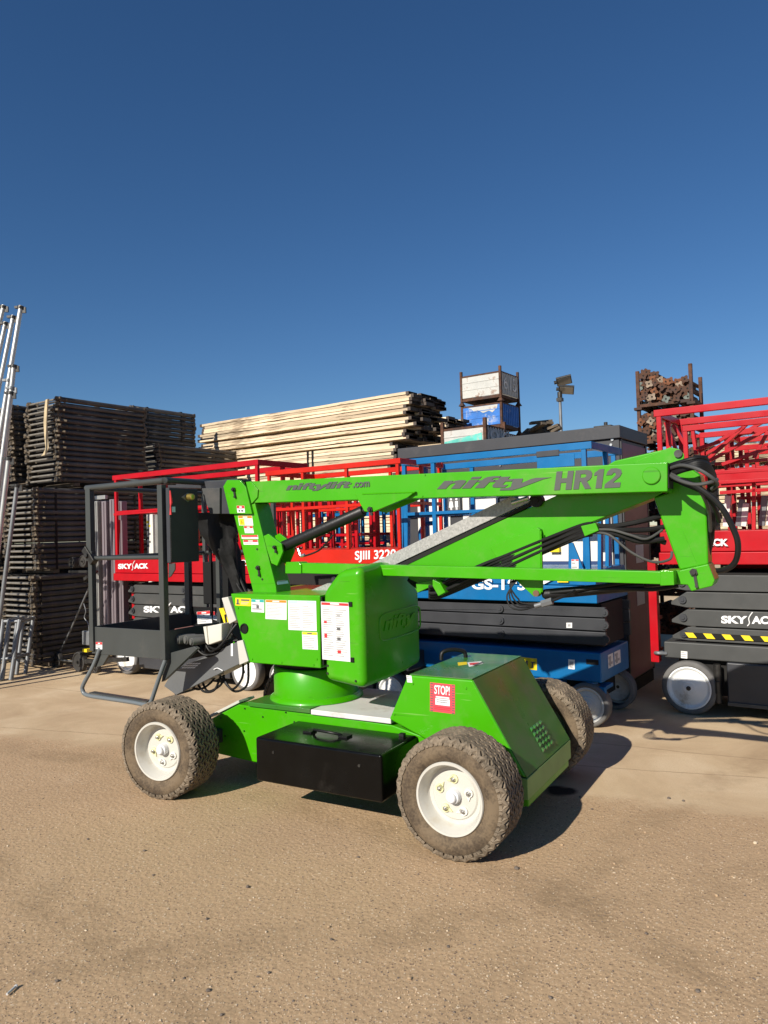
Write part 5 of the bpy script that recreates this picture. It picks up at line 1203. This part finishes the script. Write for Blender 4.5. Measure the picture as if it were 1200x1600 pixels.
bnd(a0, 5.13, .07, 16, 1.95, 'lowest stack of dark scaffold frames standing on the ground, left of the basket', straps=(.10, 1.5))
bnd(a0, 5.18, 1.27, 15, 1.95, 'middle stack of dark scaffold frames with a black strap, in the front column', straps=(.28, 1.5))
bnd(a0, 5.50, 2.42, 16, 1.42, 'topmost stack of dark scaffold frames with the beige webbing hanging over its end', straps=())
bnd(a0 - .98, 5.10, .07, 16, 1.95, 'lowest stack of scaffold frames behind the leaning aluminium poles, second column from the right')
bnd(a0 - .98, 5.15, 1.27, 16, 1.95, 'middle stack of scaffold frames behind the leaning aluminium poles')
bnd(a0 - .86, 5.35, 2.47, 15, 1.5, 'top stack of scaffold frames at the left, next to the stack with the beige webbing', straps=())
bnd(a0 - 1.9, 5.10, .07, 16, 1.95, 'lowest stack of scaffold frames at the far left edge')
bnd(a0 - 1.9, 5.10, 1.27, 16, 1.95, 'middle stack of scaffold frames at the far left edge')
bnd(a0 - 1.75, 5.3, 2.47, 13, 1.5, 'top stack of scaffold frames at the far left edge', straps=())
bnd(a0, 7.15, .07, 16, 1.95, 'lowest stack of scaffold frames behind the long red lift', straps=(.3, 1.5))
bnd(a0, 7.15, 1.27, 15, 1.95, 'middle stack of scaffold frames behind the long red lift', straps=(.3, 1.5))
bnd(a0, 7.12, 2.42, 9, 1.62, 'lower wide stack of dark scaffold frames just left of the sunlit boards', straps=())
bnd(a0 - .80, 7.2, .07, 16, 1.95, 'ground level stack of scaffold frames in the rear column')
bnd(a0 - .80, 7.2, 1.27, 16, 1.95, 'second stack of scaffold frames in the rear column')
bnd(a0 - .80, 7.25, 2.47, 18, 1.30, 'tall top stack of scaffold frames with two straps, left of the sunlit boards', straps=(.3, .98))
# beige webbing over the top end
c0 = FB.y_(73, 623, 5.44); mb = MB(); pts = [FB.y_(px, py, 5.42) for px, py in ((74, 624), (72, 640), (71, 660), (72, 680), (74, 700), (70, 709), (67, 712))]
for s_, w_ in ((-.0, .045), (.028, .03)):
    vs = []
    for i, p in enumerate(pts): vs += [(p.x - w_ + s_, p.y - .01 * s_ * 40, p.z), (p.x + w_ * .8 + s_, p.y - .012, p.z)]
    mb.add(vs + [(v[0], v[1] + .008, v[2]) for v in vs], [(2*i, 2*i+1, 2*i+3, 2*i+2) for i in range(6)] + [(14+2*i+2, 14+2*i+3, 14+2*i+1, 14+2*i) for i in range(6)] + [(2*i, 2*i+2, 14+2*i+2, 14+2*i) for i in range(6)] + [(2*i+1, 14+2*i+1, 14+2*i+3, 2*i+3) for i in range(6)])
w_o = mb.build('webbing_strap', CREST, None, fix=True); w_o.rotation_euler = (0, 0, -R(35))
tag(w_o, 'beige webbing hanging down over the end of the topmost scaffold frame stack', 'strap')

# ================================================================== TIMBER BOARD STACKS
BEND = mat('shaded_wood', (.07, .055, .045), .85, var=.4)  # weathered board ends and bearers, darkened further as if in shade
def board_mesh(L, w, t, seedv):
    r = random.Random(seedv); mb = MB(); mb.use(WOOD); n = 8; vs = []; fs = []
    for i in range(n + 1):
        x = L * i / n; s = .006 * math.sin(i * 1.1 + seedv)
        for (a, b) in ((0, 0), (w, 0), (w, t), (0, t)): vs.append((x, a + r.uniform(-.002, .002), b + s))
    for i in range(n):
        for k in range(4): k2 = (k + 1) % 4; fs.append((i*4+k, i*4+k2, (i+1)*4+k2, (i+1)*4+k))
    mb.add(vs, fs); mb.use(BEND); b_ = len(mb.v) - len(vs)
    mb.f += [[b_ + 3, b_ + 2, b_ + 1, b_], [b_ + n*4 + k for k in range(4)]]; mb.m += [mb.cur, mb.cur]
    # steel band wrapped round each end, in the same shade-dark tone
    for x in (.0, L - .05): mb.box(x - .003, x + .05, -.004, w + .004, -.005, t + .005)
    return mb.mesh('board')
BMS = {}
def board_stack(x1, y, z0, layers, across, L, label, straps=(), jit=.1, taper=0.0, w=.225, t=.040, pitch=.0455, holes=()):
    f = FB.sub(x1, y); o = root('board_stack', f, label, 'scaffold boards', 'stacks of timber scaffold boards', z=z0)
    key = round(L, 1)
    if key not in BMS: BMS[key] = [board_mesh(L, w, t, q) for q in range(5)]
    r = random.Random(int(z0 * 31) + layers)
    for i in range(layers):
        off = r.uniform(-jit, jit) * .6
        for j in range(across):
            if (i, j) in holes: continue
            k = bpy.data.objects.new('board', BMS[key][r.randrange(5)]); col.objects.link(k); k.parent = o
            k.location = (-L + off + r.uniform(-jit, jit) * (.25 if j == 0 else .7) - taper * i * (1 if j == 0 else .6), j * (w + .012) + r.uniform(-.008, .008), i * pitch + r.uniform(0, .004)); k.rotation_euler = (0, 0, r.uniform(-.004, .004))
    for xx in straps:
        mb = MB(); h = layers * pitch; mb.box(xx, xx + .03, -.016, -.012, 0, h); mb.box(xx, xx + .03, -.016, across * (w + .012), h, h + .003); mb.build('strap', BLACK, o)
    for xx in (-L * .2, -L * .8):
        mb = MB(); mb.box(xx, xx + .1, .05, across * .23 - .05, -.07, -.004); mb.build('bearer', BEND, o)
    return o
yt = 9.0
board_stack(-5.80, yt, 2.98, 15, 4, 4.5, 'topmost stack of sunlit timber boards above the red rails', jit=.15, holes=((3, 0), (7, 0)), straps=())
board_stack(-6.10, yt, 2.22, 16, 4, 4.5, 'second stack of sunlit timber boards below the topmost one, bound by two dark straps', jit=.12, straps=(-1.67, -1.57))
board_stack(-6.1, yt, 1.44, 16, 4, 4.5, 'third stack of timber boards, right under the strapped one', jit=.05)
board_stack(-6.1, yt, .76, 14, 4, 4.5, 'fourth stack of timber boards from the top, behind the middle lifts', jit=.05)
board_stack(-6.1, yt, .08, 14, 4, 4.5, 'bottom stack of timber boards lying on the ground behind the lifts', jit=.05)
board_stack(-6.42, 11.2, 2.80, 18, 3, 3.2, 'small stack of timber boards behind the tall board stack, next to the crates', jit=.09)
board_stack(-6.42, 11.2, 1.45, 28, 3, 3.2, 'rear timber boards under the small stack', jit=.09)
board_stack(-6.42, 11.2, .08, 28, 3, 3.2, 'rear bottom timber boards on the ground under the small stack', jit=.09)
# pale timber seen through the red rails on the right
for (x1, y, z0, ly, lb_) in ((.1, 9.7, .08, 21, 'pale timber boards on the ground seen through the red rails at the right edge'), (.0, 9.7, 1.12, 15, 'pale timber boards above the ground stack at the right edge'), (.15, 9.7, 1.86, 9, 'upper pale timber boards behind the red rails at the right edge'),
                            (-.1, 9.75, 2.33, 5, 'top few pale timber boards behind the red rails at the right edge')):
    board_stack(x1, y, z0, ly, 3, 2.3, lb_, jit=.16)

# ================================================================== STILLAGES ON THE SKYLINE
def stillage(x, y, z0, label, panel, W=.79, D=.74, H=.56, stripe=False, mark=None, feet=True, wear=False):
    f = FB.sub(x, y); o = root('steel_crate', f, label, 'steel crate', 'stacked steel crates', z=z0)
    for (px_, py_) in ((0, 0), (W, 0), (W, D), (0, D)):
        mb = MB(); mb.box(px_ - .022, px_ + .022, py_ - .022, py_ + .022, -.02, H); mb.build('post', RUST, o, bevel=.003)
        mb = MB(); b = [(px_ - .05, py_ - .05, -.075), (px_ + .05, py_ - .05, -.075), (px_ + .05, py_ + .05, -.075), (px_ - .05, py_ + .05, -.075), (px_ - .024, py_ - .024, -.02), (px_ + .024, py_ - .024, -.02), (px_ + .024, py_ + .024, -.02), (px_ - .024, py_ + .024, -.02)]
        mb.add(b, [(3,2,1,0),(4,5,6,7),(0,1,5,4),(1,2,6,5),(2,3,7,6),(3,0,4,7)]); mb.build('foot', RUST, o)
    for (a, b, c_, d) in ((.02, W - .02, -.008, .008), (.02, W - .02, D - .008, D + .008)):
        mb = MB(); mb.box(a, b, c_, d, .06, H - .10); p = mb.build('side_panel', panel, o, bevel=.002)
        for z in (.20, .33): m2 = MB(); m2.box(a, b, c_ - .006, d + .006, z, z + .012); m2.build('rib', panel, p)
    for xx in (0, W):
        mb = MB(); mb.box(xx - .008, xx + .008, .02, D - .02, .06, H - .10); p = mb.build('end_panel', panel, o, bevel=.002)
        for k in range(9): m2 = MB(); m2.box(xx + .004, xx + .016, .04 + k * .075, .07 + k * .075, .07, H - .11); m2.build('rib', panel, p)
    mb = MB(); mb.box(.0, W, -.012, .012, H - .12, H - .09); mb.box(0, W, D - .012, D + .012, H - .12, H - .09); mb.box(-.012, .012, 0, D, H - .12, H - .09); mb.box(W - .012, W + .012, 0, D, H - .12, H - .09); mb.build('top_frame', RUST, o)
    mb = MB(); mb.box(.0, W, 0, D, .02, .055); mb.box(0, W, -.012, D + .012, .0, .03); mb.build('floor', RUST, o)
    if stripe: mb = MB(); mb.add([(.03, -.016, .20), (W - .04, -.016, .26), (W - .04, -.016, .35), (.03, -.016, .28), (.03, -.012, .20), (W - .04, -.012, .26), (W - .04, -.012, .35), (.03, -.012, .28)], [(0,1,2,3),(7,6,5,4),(0,4,5,1),(1,5,6,2),(2,6,7,3),(3,7,4,0)]); mb.build('painted_stripe', TEAL, o, smooth=False)
    if mark: letters('lettering', mark, mat('chalky_white', (.62, .62, .60), .8, var=.3), o, Vector((W + .018, .10, .40)), Vector((W + .018, .62, .40)), Vector((W + .018, .10, .16)), (1, 0, 0))
    if wear:
        mb = MB(); pts_ = [(.12, H - .125), (W * .92, H - .125), (W * .9, H - .19), (W * .78, H - .26), (W * .7, H - .22), (W * .55, H - .25), (W * .42, H - .19), (W * .3, H - .2), (.2, H - .155)]; mb.prism(pts_, -.0125, -.009); mb.build('flaked_patch', STIL, o, smooth=False)
    return o
yS = 12.0
stillage(-6.57, yS, 3.98, 'grey painted steel crate with numbers on its end, highest on the skyline', STIL, mark='615')
stillage(-6.57, yS, 3.44, 'blue painted steel crate with flaking paint, under the highest grey crate', STILB, H=.54, wear=True)
stillage(-4.90, 8.40, 2.50, 'grey steel crate with a teal stripe above the cabin roof', STIL, W=.62, D=.55, H=.54, stripe=True, mark='96')
for i in range(6): stillage(-6.57, yS, 3.44 - .56 * (i + 1), 'plain grey steel crate %s under the blue crate' % ['directly', 'two', 'three', 'four', 'five', 'six'][i], STIL, H=.555)
for i in range(4): stillage(-4.90, 8.40, 2.50 - .54 * (i + 1), 'plain grey steel crate %s under the teal striped crate' % ['directly', 'two places', 'three places', 'four places', 'five places'][i], STIL, W=.62, D=.55, H=.535)
# heap of old timber behind the crates
hp_f = FB.sub(-6.3, 13.6); heap = root('timber_heap', hp_f, 'small dark heap of old timber right of the blue crate on the skyline', 'timber heap')
rr = random.Random(5)
mb = MB()
for i in range(34):
    x = rr.uniform(-.15, .75); z = rr.uniform(3.2, 3.74 - abs(x - .42) * .5); yy = rr.uniform(0, .8); mb.bar((x - .16, yy, z - .10 * rr.random()), (x + .16, yy + rr.uniform(-.3, .3), z + .06 * rr.random()), .16, .05)
mb.prism([(-.4, 0), (1.1, 0), (.95, 3.3), (.48, 3.62), (-.2, 3.45)], .1, .8)
mb.build('old_boards', mat('old_dark_timber', (.11, .085, .06), .9, var=.5, vscale=9, bump=.4), heap)

# ================================================================== FLOODLIGHT
fl = Fr(ground_at(875, 860).x, 0, 0); pz = FB.y_(875, 625, 20); wpos = Vector((FB.o + FB.x * pz.x + FB.y * 20)); ff = Fr(wpos.x, wpos.y, 35)
lamp = root('floodlight_post', ff, 'galvanised post with two square floodlights on the skyline', 'floodlight')
mb = MB(); mb.tube([(0, 0, 0), (0, 0, 3), (0, 0, 5.32)], [.07, .055, .04], 12); mb.build('pole', ALUD, lamp)
mb = MB(); mb.tube([(0, 0, 5.30), (0, 0, 5.62)], .028, 10); mb.box(-.08, .08, -.08, .08, 5.18, 5.28); mb.tube([(0, 0, 5.28), (0, 0, 5.45)], .07, 10); mb.build('bracket', DSTEEL, lamp, bevel=.01)
for (z, t, xx) in ((5.49, .5, .20), (5.76, -.25, .14)):
    mb = MB(); mb.box(-.21, .21, -.19, .19, -.03, .03); h = mb.build('lamp_head', DSTEEL, lamp, bevel=.01); h.location = (xx, 0, z); h.rotation_euler = (R(-24), R(8) if t > 0 else R(-10), R(20))
    mb = MB(); mb.box(-.18, .18, -.16, .16, -.036, -.0305); mb.build('lamp_glass', LENS, h)
    mb = MB(); mb.tube([(-.28, 0, .0), (-.18, 0, .0)], .05, 10); mb.build('knuckle_joint', DSTEEL, h)

# ================================================================== RUSTY PROP RACK
def rack(x, y, z0, label, pal, seedv, H=.44, W=.60, D=.5, hi=(0, 0), nrow=4):
    f = FB.sub(x, y); o = root('prop_rack', f, label, 'rack of props', 'racks of rusty steel props', z=z0); r = random.Random(seedv)
    for i, (px_, py_) in enumerate(((0, 0), (W, 0), (W, D), (0, D))):
        mb = MB(); mb.box(px_ - .02, px_ + .02, py_ - .02, py_ + .02, 0, H + (hi[0] if i == 1 else hi[1] if i == 2 else .0)); mb.build('post', RUST, o, bevel=.003)
        mb = MB(); mb.box(px_ - .045, px_ + .045, py_ - .045, py_ + .045, -.03, -.0); mb.build('foot', RUST, o)
    mb = MB(); mb.box(0, W, -.02, .02, 0, .035); mb.box(0, W, D - .02, D + .02, 0, .035); mb.box(-.02, .02, 0, D, 0, .035); mb.box(W - .02, W + .02, 0, D, 0, .035); mb.build('base_frame', RUST, o)
    return o, r
def prop_mesh(m, seedv):
    r = random.Random(seedv); mb = MB(); mb.use(m); k = r.uniform(0, 1)
    # flat four-lobed end plate with a round hole, then the tube behind it
    n = 32; out = []; inn = []
    for i in range(n):
        a = 2 * math.pi * i / n + k; rad = .041 + .009 * math.cos(4 * a - k * 4); out.append((rad * math.cos(a), 0, rad * math.sin(a))); inn.append((.011 * math.cos(a), 0, .011 * math.sin(a)))
    mb.add(out + inn + [(p[0], .008, p[2]) for p in out], [(i, n + i, n + (i + 1) % n, (i + 1) % n) for i in range(n)] + [(i, (i + 1) % n, 2*n + (i + 1) % n, 2*n + i) for i in range(n)])
    mb.use(RUST); mb.tube([(0, .008, 0), (0, .62, 0)], .022, 8)
    mb.use(SHADE); mb.tube([(0, .003, 0), (0, .009, 0)], .0118, 10)
    return mb.mesh('steel_prop')
PM = [prop_mesh(m, i) for i, m in enumerate((RUST, RUST2, RUST, RUST, RUST2, RUST3, RUST, RUST4, RUST, RUST2, RUST, RUST))]
def fill(o, r, W, rows, prof):
    for j in range(rows):
        for i in range(11):
            x = .03 + i * .058 + (j % 2) * .028; z = .06 + j * .052
            if x > W - .03 or z > prof(x / W): continue
            k = bpy.data.objects.new('steel_prop', PM[r.randrange(12)]); col.objects.link(k); k.parent = o
            k.location = (x + r.uniform(-.012, .012), r.uniform(-.06, .05), z + r.uniform(-.01, .01)); k.rotation_euler = (0, r.uniform(0, 6.28), r.uniform(-.03, .03))
xR = -2.53
o1, r1 = rack(xR, 9.0, 3.02, 'upper rack of rusty steel props with star shaped ends on the skyline', None, 1, hi=(0, -.08))
fill(o1, r1, .60, 9, lambda u: .46 - .24 * u + .04 * math.sin(u * 9))
o2, r2 = rack(xR, 9.0, 2.58, 'lower rack of rusty steel props, under the upper rack and behind the red rails', None, 2)
fill(o2, r2, .60, 7, lambda u: .34)
for q in range(5):
    o3, r3 = rack(xR + .05, 9.0, 2.58 - .45 * (q + 1), 'rusty prop rack %s below the two skyline racks' % ['one place', 'two places', 'three places', 'four places', 'five places'][q], None, 3 + q)
    fill(o3, r3, .60, 7, lambda u: .36)

# ================================================================== MATERIAL HOISTS
fh = ground_at(128, 1052); FH = Fr(fh.x, fh.y, 35)
ho = root('material_hoist', FH, 'upright aluminium material hoist with black wheels between the frame stacks and the red lift', 'material hoist')
def H_(px, py, y=0.0): return FH.y_(px, py, y)
for i, (px, w_) in enumerate(((153, .03), (162, .05), (171, .05), (180, .05))):
    a = H_(px, 783 - (3 if i == 2 else 0), .25); b = H_(px + 3, 985, .25); mb = MB(); mb.box(a.x - w_, a.x + w_ * .8, .22 + i * .03, .30 + i * .03, .28, a.z)
    mb.box(a.x - w_ * .3, a.x + w_ * .1, .208 + i * .03, .22 + i * .03, .28, a.z - .01)
    mb.build('mast_section', ALUM if i else ALU, ho, bevel=.004)
mb = MB(); a = H_(152, 775, .3); mb.box(a.x, a.x + .22, .26, .30, a.z - .05, a.z); mb.build('mast_head', ALU, ho, bevel=.004)
def hwheel(px, py, y, r, nm='wheel'):
    c = H_(px, py, y); mb = MB(); mb.lathe_y([(0, -.02), (r * .45, -.022), (r * .5, -.012), (r * .78, -.012), (r * .84, -.022), (r * .97, -.018), (r, -.008), (r, .03), (r * .9, .04), (0, .035)], 28, (c.x, y, c.z)); w_ = mb.build(nm, mat('dusty_black_wheel', (.03, .027, .024), .7, var=.3), ho, fix=True)
    mb = MB(); mb.tube([(c.x, y - .04, c.z), (c.x, y, c.z)], r * .14, 8); mb.build('axle_nut', DSTEEL, w_)
hwheel(88, 1031, .1, .115); hwheel(124, 1034, -.05, .125); hwheel(114, 879, 0, .07); hwheel(131, 877, 0, .075); hwheel(150, 1045, .0, .055)
mb = MB(); mb.tube([H_(92, 1031, .05), H_(122, 1034, .0)], .011, 10); mb.build('axle', STEEL, ho)
mb = MB(); mb.tube([H_(95, 1016, .1), H_(110, 985, .05), H_(141, 914, .0), H_(146, 900, 0)], .011, 10); mb.build('brace', ALUD, ho)
mb = MB(); mb.bar(H_(88, 1031, .1), H_(150, 1040, .1), .05, .03); mb.bar(H_(124, 1034, -.05), H_(200, 1030, .0), .04, .05); mb.build('base_leg', DSTEEL, ho, bevel=.003)
mb = MB(); a = H_(131, 985, 0); b = H_(140, 1008, 0); mb.box(a.x, b.x + .03, -.03, .05, b.z, a.z); mb.build('winch_cover', ALUD, ho, bevel=.012)
mb = MB(); a = H_(132, 1013, -.02); mb.box(a.x, a.x + .09, -.05, .03, a.z - .04, a.z); mb.build('yellow_bracket', LBLY, ho, bevel=.004)
mb = MB(); mb.tube(curve([H_(131, 943, 0), H_(134, 955, 0), H_(132, 965, 0), H_(138, 975, 0), H_(139, 990, 0)]), .006, 8); mb.build('wire_rope', ALUD, ho)
mb = MB(); mb.bar(H_(108, 893, 0), H_(152, 893, 0), .03, .03); mb.bar(H_(131, 877, 0), H_(150, 870, .1), .04, .04); mb.bar(H_(132, 905, 0), H_(150, 893, 0), .03, .04); mb.build('handle_frame', DSTEEL, ho, bevel=.003)
fh2 = FRL.sub(.42, 1.0)
h2 = root('material_hoist', fh2, 'silver hoist mast with yellow labels seen through the rails of the long red lift', 'material hoist')
def mbx(f): m_ = MB(); f(m_); return m_
pa = fh2.y_(229, 804, 0); pb = fh2.y_(251, 866, 0)
mbx(lambda m: m.box(pa.x, pa.x + (pb.x - pa.x) * .45, 0, .08, 0.05, pa.z)).build('mast_section', OFFW, h2, bevel=.004)
mbx(lambda m: m.box(pa.x + (pb.x - pa.x) * .47, pb.x, .03, .12, 0.05, pa.z - .01)).build('mast_section', ALU, h2, bevel=.004)
mbx(lambda m: m.box(pa.x - .1, pb.x + .1, -.05, .5, 0.0, .05)).build('base', DSTEEL, h2, bevel=.004)
for k in range(7): mbx(lambda m: m.box(pa.x + .005 + (k % 2) * .03, pa.x + .05 + (k % 2) * .03, -.003, -.001, pa.z - .12 - k * .055, pa.z - .09 - k * .055)).build('small_label', LBLY if k < 2 else INK, h2)

# ================================================================== ALUMINIUM TOWER POLES AND FRAMES
def pole(p_top, p_bot, depth_t, depth_b, r, label, m=ALU, couplers=()):
    def at(px, py, d): q = cray(px, py); t = d / q.y; return Vector((q.x * t, q.y * t, CAM_H + q.z * t))
    a = at(*p_top, depth_t); b = at(*p_bot, depth_b); k = (b.z - .01) / (b.z - a.z); b = b + (a - b) * k
    o = bpy.data.objects.new('aluminium_pole', None); col.objects.link(o); o.location = b; tag(o, label, 'pole', 'aluminium poles leaning at the left edge')
    mb = MB(); mb.tube([(0, 0, 0), a - b], r * .92, 16); mb.build('tube', m, o)
    d = (a - b)
    for t in (1.0,) + tuple(couplers):
        c = d * (t - .004); dn = d.normalized(); mb = MB(); mb.tube([c - dn * .02, c + dn * .012], r * 1.35, 14); mb.box(c.x - .07, c.x + .03, c.y - .02, c.y + .02, c.z - .012, c.z + .014); mb.box(c.x + .02, c.x + .06, c.y - .012, c.y + .012, c.z - .07, c.z + .0)
        mb.build('coupler', DSTEEL if t == 1.0 else ALUD, o)
    return o
pole((33, 478), (-38, 905), 8.85, 8.60, .030, 'tallest bright aluminium pole, reaching highest of the leaning poles', couplers=(.80,))
pole((21, 493), (-62, 905), 8.95, 8.70, .027, 'aluminium pole just left of the tallest one, slightly shorter', couplers=())
pole((9, 503), (-80, 905), 9.05, 8.80, .027, 'short topped aluminium pole, third from the right of the leaning poles', couplers=())
pole((6, 477), (-95, 900), 9.15, 8.90, .028, 'leftmost aluminium pole whose top shows at the very edge', couplers=())
pole((22, 570), (-14, 905), 8.65, 8.50, .030, 'aluminium pole whose coupler sits halfway up the tallest pole', couplers=(.93,))
pole((17, 612), (-22, 905), 8.55, 8.40, .028, 'lower aluminium pole with a sideways spigot, in front of the others', couplers=())
pole((14, 715), (-28, 1060), 8.25, 8.20, .030, 'thick short aluminium pole in front of the dark frame stacks', couplers=())
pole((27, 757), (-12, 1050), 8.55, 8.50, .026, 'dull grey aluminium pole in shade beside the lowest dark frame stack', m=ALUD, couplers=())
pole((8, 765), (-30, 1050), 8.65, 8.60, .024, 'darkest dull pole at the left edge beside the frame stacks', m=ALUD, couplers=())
# low galvanised frames at the bottom left
for i, (tx, bx_) in enumerate(((5, -5), (15, 3), (31, 17))):
    def at(px, py, d): q = cray(px, py); t = d / q.y; return Vector((q.x * t, q.y * t, CAM_H + q.z * t))
    a = at(tx, 968, 8.95); b = at(bx_, 1062, 8.80); k = (b.z - .01) / (b.z - a.z); b = b + (a - b) * k
    o = bpy.data.objects.new('tower_frame', None); col.objects.link(o); o.location = b
    tag(o, ['dull galvanised tower frame at the left edge, outermost of three', 'dull galvanised tower frame, middle one of three at the bottom left', 'dull galvanised tower frame nearest the frame stacks, rightmost of three'][i], 'tower frame', 'low galvanised frames at the left edge')
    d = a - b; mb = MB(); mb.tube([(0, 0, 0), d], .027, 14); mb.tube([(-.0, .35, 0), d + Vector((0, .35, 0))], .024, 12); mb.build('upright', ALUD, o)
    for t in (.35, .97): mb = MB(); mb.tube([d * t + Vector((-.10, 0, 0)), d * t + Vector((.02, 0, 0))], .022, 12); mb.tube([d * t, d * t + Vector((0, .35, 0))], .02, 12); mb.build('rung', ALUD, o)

# ================================================================== BARE TREE BEHIND THE RED RAILS
def tree(wx, wy, h, label, seedv):
    o = bpy.data.objects.new('bare_tree', None); col.objects.link(o); o.location = (wx, wy, 0); tag(o, label, 'tree', 'bare trees behind the red rails')
    r = random.Random(seedv); tr = MB(); tr.tube([(0, 0, 0), (.05, 0, h * .25), (0, .05, h * .5)], [.16, .12, .08], 8); tr.build('trunk', mat('bark', (.10, .08, .06), .9, var=.3), o)
    br = MB()
    def grow(p, d, l, rad, n):
        q = p + d * l; br.tube([p, (p + q) / 2 + Vector((r.uniform(-.05, .05), r.uniform(-.05, .05), 0)) * l, q], [rad, rad * .8, rad * .6], 5, caps=False)
        if n == 0: return
        for _ in range(3 if n > 1 else 4):
            nd = (d + Vector((r.uniform(-.8, .8), r.uniform(-.8, .8), r.uniform(-.15, .6)))).normalized(); grow(p + d * l * r.uniform(.55, 1), nd, l * r.uniform(.6, .8), rad * .55, n - 1)
    for _ in range(7): grow(Vector((0, 0, h * r.uniform(.3, .5))), Vector((r.uniform(-.7, .7), r.uniform(-.7, .7), 1)).normalized(), h * .2, .05, 4)
    br.build('crown', mat('bare_twigs', (.13, .10, .085), .9, var=.3), o)
tree(18.0, 34, 7.0, 'taller bare branched tree far behind the red rails at the right edge', 1)
tree(14.8, 33, 5.8, 'shorter bare branched tree far behind the red rails, left of the taller one', 2)
